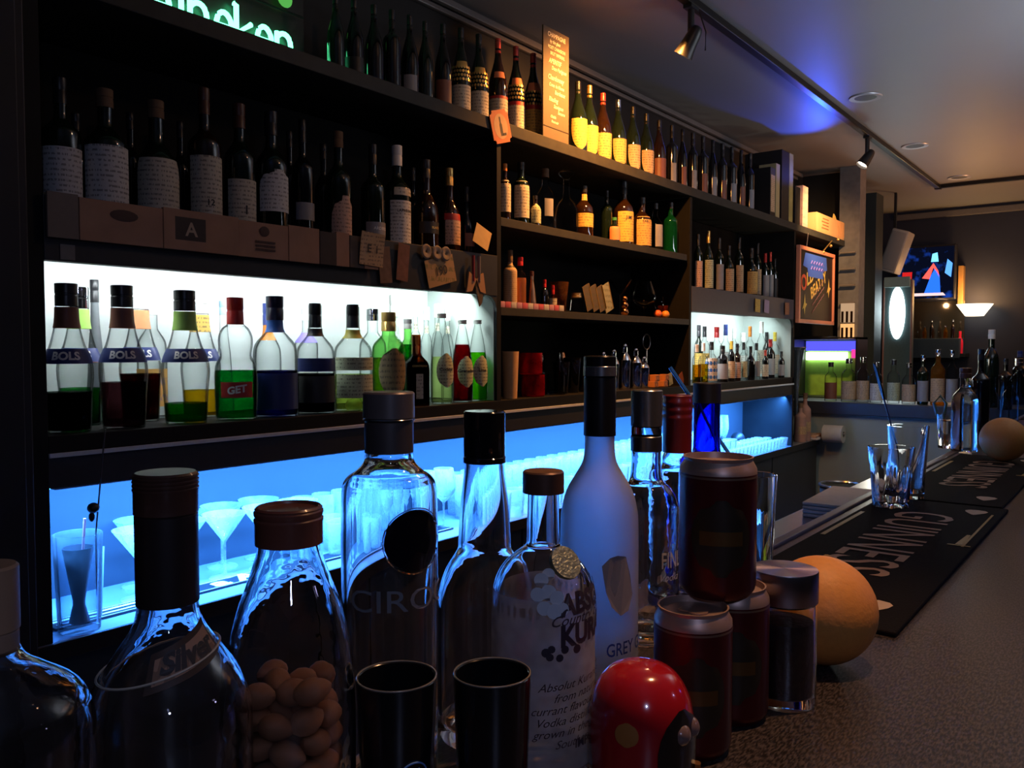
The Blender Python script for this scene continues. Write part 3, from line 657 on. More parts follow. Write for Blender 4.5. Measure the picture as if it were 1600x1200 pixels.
sb(418, 474, 20, XR, Z, 'curacao_bottle', 'bottle with orange sleeve and blue cap behind the curacao', 'bottle', G, kind='squat', body=TG, cap='blue', caph=.2, foil=(CAPS['orange'], .66, .80))
sb(492, 474, 30, XF_, Z, 'cassis_bottle', 'sloping bottle with thin black cap, navy label and near-black liquid', 'bottle', G, kind='squat', body=TG, cap='black', caph=.22, capr=.9, liquid=(liq('cassis', (.03, .01, .04)), .36),
   labels=[(.38, .50, NAVY, 1.3), (.10, .34, BLKL, 1.15)], foil=(BLKL, .70, .77), face=-.5, seg=28)
sb(478, 482, 18, XR, Z, 'slim_bottle', 'clear back row bottle with violet neck left of the cassis', 'bottle', G, kind='whisky', body=TG, cap='white', foil=(pm('violet_sleeve', (.25, .2, .7), .5), .66, .76))
sb(551, 476, 30, XF_, Z, 'pear_liqueur_bottle', 'sloping bottle with black cap and pale green label with dark seal', 'bottle', G, kind='squat', body=TG, cap='black', caph=.22, capr=.9, liquid=(liq('palegreen', (.65, .75, .25)), .34),
   labels=[(.38, .50, SAGE, 1.3), (.12, .34, SAGE, 1.2)], foil=(pm('olive_sleeve', (.35, .32, .05), .5), .68, .76), face=-.5, seg=28)
bm = NB(); lathe(bm, smooth_prof([(0, 0), (.018, 0, 'c'), (.024, .012), (.018, .028), (.004, .034), (0, .034)], 3), 14)
o = link('glass_ball_stopper', bm, thin('milky_glass', (.9, .95, .9), .4, (.9, .95, .9)), None); o.location = (-1.735, at(553, 628, x=-1.735).y, Z); tag(o, 'small milky glass ball stopper lying before the pale green label', 'stopper')
sb(582, 483, 21, XR, Z, 'back_clear_bottle', 'clear bottle with loop stopper in the back row right of the pale green label', 'bottle', G, kind='gin', body=TG, cap='silver')
sb(607, 488, 26, XF_ - .02, Z, 'green_pear_bottle', 'green glass bottle with gold top and dark pear-shaped label', 'bottle', G, kind='gin', body=TGREEN, cap='gold', caph=.20, liquid=(liq('yellowgreen', (.62, .60, .04)), .52),
   labels=[(.12, .62, paper('pear_label', (.22, .17, .09), (.02, .02, .02), 120), 1.0, 'oval')], face=-.4, seg=28)
sb(616, 461, 15, XR, Z, 'white_saint_bottle', 'tall white figure-topped bottle in the back row', 'bottle', G, kind='slender', body=thin('milky_glass', (.9, .95, .9), .4, (.9, .95, .9)), cap='white', caph=.2, capr=1.3)
sb(637, 498, 15, -1.82, Z, 'green_capped_bottle', 'bright green bottle with white cap behind the orange-capped one', 'bottle', G, kind='gin', body=TGREEN, cap='white', liquid=(liq('emerald', (.0, .42, .12)), .70))
sb(650, 523, 18, XF_ + .01, Z, 'orange_liqueur_bottle', 'square brown bottle with orange cap and cream label', 'bottle', G, kind='squat', body=thin('amber_glass', (.35, .12, .03), rim=.5, edge=.5), cap='orange', caph=.30, capr=1.15, sq=1, labels=[(.10, .45, CREAM, .5)], liquid=(liq('cola', (.06, .015, .005)), .62),
   texts=[('COINTREAU', .008, .56, GOLDL)], rz=-.5)
for u, v, lab in ((649, 473, 'first white-capped back row bottle from the left'), (666, 480, 'second white-capped back row bottle, slightly lower'), (683, 475, 'white-capped back row bottle above the pale cocktail mix'), (699, 481, 'rightmost white-capped back row bottle')):
    sb(u, v, 10, -1.865, Z, 'white_capped_bottle', lab, 'bottle', 'white-capped bottles at the back of the left niche', kind='mini', body=TG, cap='white', caph=.14, capr=1.25, labels=[(.72, .80, CREAM, .7)])
for u, v, hw, lc, lv, s, lab in ((690, 490, 18, ('lemonmilk', (.90, .97, .55)), .52, 'Cocktail', 'tapered bottle of pale yellow cocktail mix with oval label'), (722, 500, 17, ('grenadine', (.35, .0, .02)), .70, 'Grenadine', 'tapered bottle of red grenadine with oval label'),
                                 (746, 500, 16, ('limegreen', (.22, .65, .03)), .60, 'Lime', 'tapered bottle of green lime syrup, rightmost in the left niche')):
    sb(u, v, hw, XF_ + .005, Z, 'syrup_bottle', lab, 'bottle', 'syrup bottles with oval labels', kind='syrup', body=TG, cap='white', caph=.05, capr=1.25, liquid=(liq(*lc), lv), labels=[(.18, .56, SAGE, .95, 'oval')], texts=[(s, .014, .38, INK, dict(bold=.03))], face=-.35, seg=26)

# ------------------------------------------------------------------ middle bay
Z = 1.871; X = -1.775; G = 'bottles on the middle bay upper shelf'
sb(789, 256, 9, X, Z, 'spirit_bottle', 'bottle with cream label half hidden behind the left upright', 'bottle', G, kind='whisky', body=TBR, cap='orange', labels=[(.18, .72, CREAM, 1.4)], face=-.5)
sb(814, 254, 13, X, Z, 'spirit_bottle', 'tall bottle with big cream label, second on the middle bay upper shelf', 'bottle', G, kind='gin', body=TDK, cap='black', labels=[(.12, .70, CREAM, 1.3)], face=-.5)
sb(836, 306, 9, X + .03, Z, 'short_bottle', 'short bottle with round-topped yellowish label', 'bottle', G, kind='mini', body=TBR, cap='black', labels=[(.10, .74, SAGE, 1.1, 'arch')], face=-.5)
sb(852, 264, 15, X, Z, 'tequila_bottle', 'clear bottle with cork top and raised lettering', 'bottle', G, kind='squat', body=TG, cap='cork', caph=.14, labels=[(.22, .50, GREY, .5)], face=-.5)
t = sb(885, 280, 19, X, Z, 'decanter', 'round-shouldered glass decanter with a wide stopper', 'decanter', G, kind='round', body=TG, cap=None, face=-.5)
bm = NB(); lathe(bm, smooth_prof([(0, .196), (.012, .196, 'c'), (.012, .206), (.030, .222), (.028, .234), (.012, .240), (0, .240)], 3), 16); bmesh.ops.translate(bm, verts=bm.verts, vec=(0, 0, at(885, 280, x=X).z - Z - .205)); link('stopper', bm, TG, t)
sb(912, 291, 15, X, Z, 'spirit_bottle', 'dark bottle with bright yellow neck tag and yellow label', 'bottle', G, kind='squat', body=TBR, cap='black', labels=[(.20, .46, YEL, 1.3), (.72, .84, YEL, 1.0)], face=-.5)
sb(948, 298, 9, X - .03, Z, 'spirit_bottle', 'narrow dark green bottle without label', 'bottle', G, kind='tall', body=TDK, cap='black')
sb(960, 340, 9, X + .03, Z, 'boxed_spirit', 'small bottle with orange label beside the big yellow label', 'bottle', G, kind='mini', body=TDK, cap='green', labels=[(.08, .62, ORNG, 1.2)])
sb(974, 284, 16, X, Z, 'whiskey_bottle', 'tall dark-necked bottle with large square yellow label', 'bottle', G, kind='squat', body=TBR, cap='black', caph=.2, labels=[(.05, .52, YEL, 1.1)], texts=[('JIM', .022, .42, INK)], face=-.45)
sb(1003, 309, 15, X, Z, 'whiskey_bottle', 'shorter bottle with deep yellow label next to the tall one', 'bottle', G, kind='squat', body=TBR, cap='black', labels=[(.06, .62, OCHRE, 1.15)], texts=[('EARLY', .015, .52, INK)], face=-.45)
sb(1024, 318, 12, X, Z, 'gin_bottle', 'clear bottle with dark printed letters right of the yellow labels', 'bottle', G, kind='squat', body=TG, cap='black', labels=[(.10, .55, GREY, .6)], face=-.45)
sb(1048, 317, 11, X + .02, Z, 'spirit_bottle', 'dark green bottle catching a green glint at the shelf end', 'bottle', G, kind='whisky', body=pm('green_dark_glass', (.002, .05, .015), .05, coat=.6), cap='black')

Z = 1.577; G = 'small bottles and bar oddments on the middle shelf'
sb(797, 391, 11, -1.75, Z, 'wrapped_bottle', 'paper-wrapped bottle with tan cap at the left of the middle shelf', 'bottle', G, kind='whisky', body=paper('wrap_paper', (.60, .42, .24), (.3, .2, .1), 300), cap='cork', caph=.2, seg=16, face=-.5, labels=[(.70, .74, BLKL, 3.2)])
sb(813, 402, 10, -1.75, Z, 'amber_bottle', 'clear-necked amber bottle with red cap on the middle shelf', 'bottle', G, kind='gin', body=TG, cap='red', caph=.16, liquid=(pm('amber_liquid', (.85, .25, .03), .3), .60), seg=16)
sb(831, 424, 7, -1.74, Z, 'figurine_bottle', 'slim metallic figure-shaped bottle', 'bottle', G, kind='slender', body=pm('bronze', (.45, .30, .2), .25, .8), cap='brown', seg=14)
sb(851, 437, 6, -1.745, Z, 'miniature_bottle', 'black miniature bottle with pink-red cap', 'bottle', G, kind='mini', body=TBK, cap='red', seg=12, caph=.25)
sb(864, 446, 6, -1.735, Z, 'miniature_bottle', 'miniature bottle with red cap and cream label, front of the pair', 'bottle', G, kind='mini', body=TG, cap='red', seg=12, caph=.35, labels=[(.1, .5, CREAM, 1.3)])
def cup(name, loc, h, r0, r1, mat, label, cat, grp=None, seg=20, th=.0015, parts=True, rz=0):
    bm = NB(); lathe(bm, [(0, 0), (r0 * .92, 0), (r0, .003), (r1, h), (r1 - th, h), (r0 - th, .006), (0, .006)], seg)
    o = link(name, bm, mat, None); o.location = loc; o.rotation_euler.z = rz; return tag(o, label, cat, grp)
def yat(u, v, X): return at(u, v, x=X).y
cup('amber_tumbler', (-1.79, yat(874, 440, -1.79), Z), .115, .024, .036, thin('amber_tint_glass', (.55, .25, .1), .15, (.8, .4, .2)), 'tinted flared tumbler with amber reflections', 'glass', G)
t = root('screw_lid_jar', (-1.75, yat(901, 470, -1.75), Z), 0, 'small jar with ridged brass lid', 'jar', G)
bm = NB(); lathe(bm, smooth_prof([(0, 0), (.022, 0, 'c'), (.024, .02), (.024, .05), (.018, .06), (0, .06)], 2), 16); link('jar_body', bm, TG, t)
bm = NB(); lathe(bm, [(0, .058), (.021, .058), (.021, .064), (.020, .066), (.021, .068), (.020, .072), (.021, .076), (0, .077)], 16); link('lid', bm, pm('brass_lid', (.55, .42, .22), .3, .8), t)
cup('short_glass', (-1.745, yat(884, 470, -1.745), Z), .048, .020, .025, TG, 'short clear glass left of the brass-lidded jar', 'glass', G)
# fanned picture cards
for k in range(4):
    t = root('standing_card', (-1.722, yat(923 + k * 10, 486, -1.722), Z), 0, ['hindmost', 'second', 'third', 'frontmost, largest'][k] + ' leaning printed card of the fanned set on the middle shelf', 'card', 'fanned printed cards')
    bm = NB(); box(bm, -.002, .0, -.026 - .006 * (k == 3), .026 + .006 * (k == 3), .0, .100 + .012 * (k == 3), .0005)
    bmesh.ops.rotate(bm, verts=bm.verts, matrix=Matrix.Rotation(.38, 3, 'X')); bmesh.ops.translate(bm, verts=bm.verts, vec=(0, 0, .013)); link('card', bm, paper('green_card_print' if k == 3 else 'dark_card_print', (.30, .32, .24) if k == 3 else (.10, .08, .06), (.06, .08, .05), 90), t, False)
    bm = NB()
    for s in (-1, 1): box(bm, .0002, .0012, s * (.024 + .006 * (k == 3)) - .0015, s * (.024 + .006 * (k == 3)) + .0015, .002, .098 + .012 * (k == 3))
    bmesh.ops.rotate(bm, verts=bm.verts, matrix=Matrix.Rotation(.38, 3, 'X')); bmesh.ops.translate(bm, verts=bm.verts, vec=(0, 0, .013)); link('gilt_edge', bm, CAPS['gold'], t, False)
def stemglass(name, loc, bowl, h, r, mat, label, grp, seg=20, rz=0, cat='glass'):
    if bowl == 'martini': p = [(0, 0), (r * .72, 0), (r * .70, .003), (.006, .008), (.0035, .02), (.0035, h * .55), (.006, h * .58), (r, h), (r - .0015, h), (.004, h * .6), (0, h * .6)]
    elif bowl == 'wine': p = smooth_prof([(0, 0), (r * .8, 0, 'c'), (.006, .008), (.0035, .02), (.0035, h * .40), (.010, h * .46), (r * .9, h * .60), (r, h * .74), (r * .78, h, 'c'), (r * .78 - .0015, h, 'c'), (r - .002, h * .74), (r * .88, h * .6), (.006, h * .49), (0, h * .48)], 3)
    elif bowl == 'flute': p = smooth_prof([(0, 0), (r * 1.1, 0, 'c'), (.006, .008), (.0035, .02), (.0035, h * .30), (.010, h * .36), (r, h * .60), (r * .85, h, 'c'), (r * .85 - .0015, h, 'c'), (r - .002, h * .6), (.006, h * .4), (0, h * .38)], 3)
    else: p = smooth_prof([(0, 0), (r * .7, 0, 'c'), (.006, .006), (.004, h * .25), (r * .6, h * .35), (r, h * .55), (r * .6, h, 'c'), (r * .6 - .0015, h, 'c'), (r - .002, h * .55), (r * .55, h * .38), (0, h * .34)], 3)
    bm = NB(); lathe(bm, p, seg); o = link(name, bm, mat, None); o.location = loc; o.rotation_euler.z = rz; return tag(o, label, cat, grp)
stemglass('martini_glass', (-1.80, yat(970, 440, -1.80), Z), 'martini', .155, .052, TG, 'martini glass behind the copper balls on the middle shelf', G)
stemglass('brandy_glass', (-1.76, yat(1007, 440, -1.76), Z), 'snifter', .155, .052, TG, 'large round brandy glass on the middle shelf', G)
stemglass('cocktail_glass', (-1.78, yat(1030, 470, -1.78), Z), 'flute', .10, .022, TG, 'small flute right of the large brandy glass', G)
t = root('copper_shaker', (-1.74, yat(976, 480, -1.74), Z), 0, 'stacked copper-coloured ball shaker', 'shaker', G)
for k, (r, z) in enumerate(((.017, .016), (.015, .044), (.012, .070))):
    bm = NB(); ellipsoid(bm, (0, 0, z), (r, r, r), None, 16, 10); link('copper_ball', bm, pm('copper', (.75, .32, .14), .18, 1.), t)
for k, (u, c, lab) in enumerate(((1028, (.75, .16, .05), 'red-orange fruit at the left of the fruit pair'), (1040, (.85, .33, .05), 'orange fruit at the right of the fruit pair'))):
    bm = NB(); ellipsoid(bm, (0, 0, .017), (.018, .018, .017), None, 14, 10); o = link('plastic_fruit', bm, pm('fruit_%d' % k, c, .4), None); o.location = (-1.735, yat(u, 482, -1.735), Z); tag(o, lab, 'fruit', G)
cup('red_rim_glass', (-1.785, yat(1036, 470, -1.785), Z), .06, .020, .024, thin('red_tint_glass', (.7, .2, .15), .1, (.8, .2, .1)), 'red-tinted short glass behind the orange fruit', 'glass', G)
for k in range(12):
    bm = NB(); box(bm, -.003, 0, -.0145, .0145, 0, .020, .0006); o = link('sweet_box', bm, [pm('pink_tile', (.5, .25, .35), .5), pm('white_tile', (.5, .48, .5), .5), pm('red_tile', (.5, .1, .15), .5)][(k * 2) % 3], None)
    o.location = (-1.706, 2.148 + k * .0315, Z); tag(o, 'small pink-to-white tile in the row along the middle shelf front', 'tile', 'row of small tiles along the middle shelf edge')

Z = 1.271; G = 'barware on the lower middle shelf'
bm = NB(); lathe(bm, [(0, 0), (.024, 0), (.030, .16), (.028, .16), (.022, .006), (0, .006)], 20); o = link('wooden_cup', bm, pm('pale_wood', (.70, .42, .18), .6, var=.1), None); o.location = (-1.735, yat(797, 600, -1.735), Z); tag(o, 'tall tapered pale wooden cup at the left of the lower shelf', 'cup', G)
for k, (u, dz, m, lab) in enumerate(((833, .0, 'r', 'lower red tumbler of the stacked pair'), (829, .0785, 'r', 'upper red tumbler of the stacked pair'), (858, .0, 'c', 'clear ribbed tumbler next to the lower red one'), (851, .0785, 'c', 'clear ribbed tumbler on top, next to the upper red one'))):
    bm = NB(); n = 28; rr = .042 if m == 'r' else .036
    if m == 'r': lathe(bm, [(0, 0), (rr * .9, 0), (rr, .004), (rr, .076), (rr - .003, .076), (rr - .004, .01), (0, .01)], 24); mm = thin('ruby_glass', (.55, .02, .04), .30, (.7, .02, .05), .5, .3)
    else:
        prf = [(0, 0), (rr * .9, 0), (rr, .004)] + [(rr + .0012 * (i % 2), .006 + i * .007) for i in range(10)] + [(rr - .003, .076), (rr - .004, .01), (0, .01)]; lathe(bm, prf, 24); mm = TG
    o = link('tumbler', bm, mm, None); o.location = (-1.755 - (.085 if m == 'c' else 0) * 0, yat(u, 590, -1.755) + (0 if m == 'r' else .045), Z + dz); tag(o, lab, 'glass', G)
for k, (u, h, lab) in enumerate(((877, .12, 'black cup beside the ribbed tumblers'), (894, .135, 'taller black cup further right'), (912, .115, 'black cup left of the tall vodka bottle neck'))):
    cup('black_cup', (-1.78, yat(u, 590, -1.78), Z), h, .026, .034, TBK, lab, 'cup', G)
t = root('copper_cup', (-1.90, yat(877, 560, -1.90), Z), 0, 'copper shaker glinting behind the black cups', 'shaker', G); bm = NB(); lathe(bm, smooth_prof([(0, 0), (.025, 0, 'c'), (.032, .10), (.020, .13), (.012, .16), (0, .165)], 3), 18); link('body', bm, MATS['copper'], t)
for k, (u, v, hw, lab) in enumerate(((958, 545, 10, 'shorter chrome cocktail shaker left of the others'), (975, 536, 11, 'tallest chrome cocktail shaker'), (992, 543, 11, 'chrome cocktail shaker with rounded cap'), (1005, 556, 10, 'chrome cocktail shaker nearest the wooden blocks'), (942, 549, 9, 'chrome shaker beside the tall vodka bottle cap'))):
    p = at(u, v, x=-1.76); H = p.z - Z; R = hw / F * depth(p); t = root('cocktail_shaker', (-1.76, p.y, Z), 0, lab, 'shaker', 'chrome cocktail shakers')
    bm = NB(); lathe(bm, smooth_prof([(0, 0), (R * .75, 0, 'c'), (R * .85, .005), (R, H * .62, 'c'), (R * 1.03, H * .63, 'c'), (R * .8, H * .72), (R * .45, H * .80, 'c')], 3) + [(0, H * .80)], 20); link('body', bm, CHROME, t)
    bm = NB(); lathe(bm, smooth_prof([(0, H * .79), (R * .48, H * .79, 'c'), (R * .48, H * .93), (R * .30, H * .99), (0, H)], 3), 16); link('cap', bm, CHROME, t)
bm = NB(); bmesh.ops.create_circle(bm, segments=28, radius=.034); bm.clear()
tube(bm, [(0, .034 * math.cos(a), .034 * math.sin(a)) for a in [i * PI / 14 for i in range(29)]], .0035, 8); t = root('strainer', (-1.80, yat(1010, 545, -1.80), 1.271), 0, 'round wire strainer standing behind the shakers', 'strainer', G)
bmesh.ops.translate(bm, verts=bm.verts, vec=(0, 0, .20)); link('ring', bm, STEEL, t); bm = NB(); cyl(bm, .004, 0, .168, 8); cyl(bm, .02, 0, .006, 14); link('handle', bm, STEEL, t)
for k, (u, dz, lab) in enumerate(((1021, 0, 'left wooden block at the bottom'), (1036, 0, 'right wooden block at the bottom'), (1023, .028, 'left wooden block on top of another'), (1038, .028, 'right wooden block on top of another'))):
    t = root('wooden_block', (-1.735, yat(u, 590, -1.735), Z + dz), 0, lab + ' in the small stack', 'wooden block', 'small orange wooden blocks'); bm = NB(); box(bm, -.015, .015, -.019, .019, 0, .0275, .002); link('block', bm, pm('orange_wood', (.55, .22, .08), .6, var=.2), t, False)
    bm = NB(); tube(bm, [(.0155, .011 * math.cos(a), .0135 + .009 * math.sin(a)) for a in [i * PI / 8 for i in range(17)]], .0006, 5); link('ring_print', bm, MATS['dark_print'], t)
for k, (u, r, m, lab) in enumerate(((1049, .25, paper('mint_card', (.40, .42, .25), (.1, .2, .1), 70), 'pale green card leaning beside the wooden blocks'), (1067, .45, pm('brick_card', (.35, .12, .06), .6), 'brown card leaning at the right end of the lower shelf'))):
    t = root('small_card', (-1.725, yat(u, 598, -1.725), Z + .006), 0, lab, 'card', G); bm = NB(); box(bm, -.002, 0, -.018, .018, 0, .056, .0004); bmesh.ops.rotate(bm, verts=bm.verts, matrix=Matrix.Rotation(r, 3, 'X')); link('card', bm, m, t, False)

# ------------------------------------------------------------------ right bay
Z = 1.729; X = -1.80; G = 'dim bottles on the right bay shelf'
for u, v, hw, lb, cp, lab in ((1091, 366, 7, BLUSH, 'black', 'bottle with mauve label, leftmost on the right bay shelf'), (1107, 361, 8, SAGE, 'gold', 'bottle with two-tone gold neck and olive label'), (1124, 372, 7, GREY, 'black', 'bottle with greyish label, third on the right bay shelf'),
                             (1139, 384, 8, TAN, 'black', 'round-shouldered bottle with tan label'), (1155, 371, 7, TAN, 'black', 'taller bottle with long tan label'), (1174, 388, 10, OCHRE, 'black', 'wide bottle with brownish square label'), (1184, 380, 6, TAN, 'black', 'narrow bottle squeezed behind the wide one'),
                             (1196, 396, 6, GREY, 'red', 'bottle with red glint on the shoulder'), (1204, 394, 5, GREY, 'pink', 'bottle with pink-lit cap'), (1211, 404, 5, BLKL, 'black', 'rightmost small bottle on the right bay shelf')):
    sb(u, v, hw, X, Z, 'spirit_bottle', lab, 'bottle', G, kind='squat' if hw > 7 else 'whisky', body=TDK, cap=cp, caph=.2, labels=[(.06, .52, lb, 1.2)], face=-.55, seg=14)
for y, m, lab in ((4.33, YEL, 'faded yellow sticker on the right bay shelf front'), (4.46, pm('lilac_tag', (.35, .25, .4), .6), 'lilac tag on the right bay shelf front'), (4.78, BROWNL, 'brown picture tag at the right of the shelf front')):
    paper_piece('shelf_sticker', y, 1.672, .07, .07, RND.uniform(-.1, .1), m, lab, 'sticker', x=-1.690)
Z = 1.271; G = 'bottles crowded in the right bright niche'
N_ = [(1092, 508, 7, -1.87, 'black', 'dg', YEL, None, 'dark green bottle with yellow collar at the left back'), (1101, 510, 8, -1.92, 'black', 'g', YEL, None, 'second dark-necked bottle with yellow collar, back row'),
      (1120, 511, 9, -1.87, 'red', 'g', None, None, 'clear bottle with red cap in the back row'), (1134, 507, 9, -1.88, 'blue', 'g', WHITE, None, 'clear bottle with blue sleeve and cap'), (1147, 513, 7, -1.90, 'white', 'g', None, None, 'white-capped clear bottle, back row'),
      (1161, 520, 8, -1.90, 'white', 'g', WHITE, None, 'lower white-capped bottle next to the wire rack'), (1172, 510, 7, -1.81, 'orange', 'g', None, None, 'bottle with orange cap near the middle'),
      (1190, 503, 7, -1.80, 'white', 'g', CREAM, None, 'tall pale cream-topped bottle'), (1198, 519, 6, -1.85, 'black', 'k', None, None, 'slim black bottle behind the red-capped one'),
      (1089, 538, 7, -1.745, 'white', 'g', None, 'gold', 'short bottle of golden liquid at the left front'), (1099, 536, 8, -1.75, 'white', 'g', None, 'amber', 'second bottle of golden liquid at the front'),
      (1112, 534, 9, -1.745, 'black', 'g', 'DOTS', None, 'white bottle patterned with blue dots'), (1129, 540, 9, -1.745, 'black', 'k', GREY, None, 'squat black bottle in front with grey label'),
      (1143, 533, 6, -1.74, 'yellow', 'k', TAN, None, 'bottle with flat yellow top and tan label'), (1152, 537, 6, -1.745, 'black', 'b', BLUSH, None, 'brown bottle with reddish paper label'),
      (1162, 535, 6, -1.75, 'black', 'g', SAGE, None, 'bottle with olive label in the front row'), (1173, 541, 7, -1.745, 'black', 'k', None, None, 'black bottle with violet shine'),
      (1182, 536, 6, -1.75, 'black', 'g', GREY, None, 'thin bottle with lilac stripe'), (1196, 547, 5, -1.735, 'pink', 'k', CREAM, None, 'small bottle with pink top and cream label'),
      (1204, 530, 7, -1.765, 'red', 'k', GREY, None, 'dark bottle with bulging red cap'), (1221, 549, 5, -1.73, 'black', 'k', GREY, None, 'dark bottle between the red and yellow caps'),
      (1211, 519, 7, -1.79, 'yellow', 'g', CREAM, None, 'round-shouldered clear bottle with yellow cap, rightmost')]
for u, v, hw, X_, cp, b, lb, lq, lab in N_:
    body = dict(g=TG, k=TBK, b=TBR, dg=TDK)[b]; labs = []
    if lb == 'DOTS': labs = [(.05, .60, WHITE, 3.2)]
    elif lb is not None: labs = [(.08, .50, lb, 1.3)]
    t = sb(u, v, hw, X_, Z, 'liqueur_bottle', lab, 'bottle', G, kind=RND.choice(['gin', 'squat', 'whisky']), body=body, cap=cp, caph=.2, labels=labs,
           liquid=(liq(lq, (.75, .50, .05)), .48) if lq else None, face=-.8, seg=16)
    if lb == 'DOTS':
        p = at(u, v, x=X_); H = p.z - Z; R = hw / F * depth(p) + .0016; bm = NB()
        for j in range(3):
            for k in range(5):
                a = -1.2 + (k - 2) * .55; z = H * (.14 + .17 * j); c = Vector((R * math.cos(a), R * math.sin(a), z)); tt = Vector((-math.sin(a), math.cos(a), 0))
                bm.faces.new([bm.verts.new(c + tt * .0075 * math.cos(q * PI / 6) + Vector((0, 0, .0095 * math.sin(q * PI / 6)))) for q in range(12)])
        link('dot_print', bm, BLUEL, t, False)
# top shelf boxes at the right
def carton(name, u, v0, zb, w, d, mat, lab, x=-1.705, h=None, stripe=None):
    p = at(u, v0, x=x); H = h or (p.z - zb); t = root(name, (x - d / 2, p.y, zb), 0, lab, 'box', 'boxes at the right end of the top shelf')
    bm = NB(); box(bm, -d / 2, d / 2, -w / 2, w / 2, 0, H, .002); link('carton', bm, mat, t, False)
    if stripe: bm = NB(); box(bm, d / 2 + .0003, d / 2 + .001, -w * .4, w * .4, H * .08, H * .85); link('front_print', bm, stripe, t, False)
    return t
Z = 2.181
carton('bottle_carton', 1208, 262, Z, .075, .10, BLACK, 'black carton with tan spine left of the tall black box', stripe=TAN)
carton('bottle_carton', 1216, 256, Z, .060, .10, pm('khaki_card', (.40, .33, .16), .6), 'narrow khaki carton beside the tan-spined one')
carton('bottle_carton', 1228, 236, Z, .12, .22, BLACK, 'tall black box reaching almost to the ceiling moulding')
carton('bottle_carton', 1237, 240, Z, .065, .14, pm('olive_card', (.35, .30, .10), .6, var=.5, scale=20), 'tall olive carton against the black box')
carton('bottle_carton', 1247, 292, Z, .085, .14, BLACK, 'shorter black carton left of the pink one')
carton('bottle_carton', 1259, 291, Z, .095, .16, paper('pink_card', (.62, .36, .30), (.4, .2, .2), 40), 'pinkish printed carton, rightmost upright one')
# glowing wooden crate
t = root('wooden_crate', (-1.78, 5.62, Z), 0, 'orange-lit wooden crate with a slanted card on top at the shelf end', 'crate')
CR = pm('crate_wood', (.85, .50, .22), .6, var=.2, scale=9)
for nm, b in (('front_board', (.062, .078, -.30, .30, .01, .12)), ('back_board', (-.14, -.125, -.30, .30, .01, .12)), ('end_board', (-.125, .062, -.30, -.285, .01, .12)), ('end_board', (-.125, .062, .285, .30, .01, .12)), ('bottom_board', (-.14, .078, -.30, .30, 0, .01))):
    bm = NB(); box(bm, *b, .001); link(nm, bm, CR, t, False)
bm = NB(); [box(bm, .0782, .0792, -.20 + .02 * (k % 2), -.06, .03 + .02 * k, .037 + .02 * k) for k in range(4)]; link('stencil_print', bm, pm('crate_stencil', (.40, .16, .06), .7), t, False)
for k in range(7): bm = NB(); box(bm, .0782, .080, .13 + k * .024, .137 + k * .024, .014, .116); link('slat', bm, pm('crate_slat', (.70, .33, .14), .6), t, False)
bm = NB(); vs = [(.05, .00), (.13, .155), (.165, .14), (.22, .09), (.235, .0)]; A = [bm.verts.new((.055, y, z + .01)) for y, z in vs]; B = [bm.verts.new((.050, y, z + .01)) for y, z in vs]; bm.faces.new(A); bm.faces.new(B[::-1])
for i in range(5): bm.faces.new((A[i], A[(i + 1) % 5], B[(i + 1) % 5], B[i]))
link('slanted_card', bm, pm('yellow_card', (.90, .62, .15), .6), t, False)
# chalkboard sign
t = root('chalkboard_sign', (-1.680, 5.268, 1.60), 0, 'hanging chalkboard sign in a pink-orange frame lettered in gold', 'sign')
bm = NB(); box(bm, -.012, .0, -.325, .325, .01, .44, .001); link('board', bm, pm('chalkboard', (.008, .007, .009), .5, var=.3), t, False)
FRM = pm('salmon_frame', (.80, .28, .16), .45)
for b in ((-.34, .34, -.005, .018), (-.34, .34, .432, .455), (-.34, -.318, .018, .432), (.318, .34, .018, .432)):
    bm = NB(); box(bm, -.014, .010, b[0], b[1], b[2], b[3], .002); link('frame', bm, FRM, t, False)
GLDW = pm('gold_writing', (.85, .60, .14), .6); REDW = pm('red_writing', (.80, .12, .05), .6)
face_text(t, 'O', .13, .235, REDW, -.24, .0014, bold=.03); face_text(t, 'LD', .11, .275, GLDW, -.13, .0014, rot=.35, shear=.2)
face_text(t, 'BEATTY', .10, .235, GLDW, .03, .0014, rot=.42, narrow=.9, shear=.15); bm = NB(); [tube(bm, [(.0018, -.08 + .02 * i, .06 + .045 * k + .011 * i + .008 * (i % 2)) for i in range(12)], .0022, 4) for k in range(3)]; link('faint_scribble', bm, pm('mauve_writing', (.25, .13, .16), .7), t)
bm = NB(); pl = [(-.26, .34), (-.22, .42), (.18, .42), (.20, .34), (.12, .33), (.12, .28), (-.16, .28), (-.18, .33)]; bm.faces.new([bm.verts.new((.0016, y, z)) for y, z in pl]); link('blue_drawing', bm, pm('blue_chalk', (.05, .14, .75), .5), t, False)
bm = NB(); [tube(bm, [(.0024, -.12 + .024 * i, .325 + .035 * k + .020 * (i % 2)) for i in range(11)], .0035, 4) for k in range(2)]; link('lilac_scribble', bm, pm('lilac_chalk', (.35, .25, .85), .6), t)
for cx_, cz in ((-.22, .10), (.24, .22)):
    bm = NB(); pl = [(0, .06), (.012, .015), (.035, .01), (.01, -.01), (.0, -.045), (-.012, -.01), (-.035, -.02), (-.012, .015)]; bm.faces.new([bm.verts.new((.0016, cx_ + y * 1.2, cz + z * 1.2)) for y, z in pl]); link('leaf_drawing', bm, GLDW, t, False)
bm = NB(); tube(bm, [(0, -.20, .45), (-.010, -.14, .545)], .0025, 6); link('hanging_wire', bm, STEEL, t)
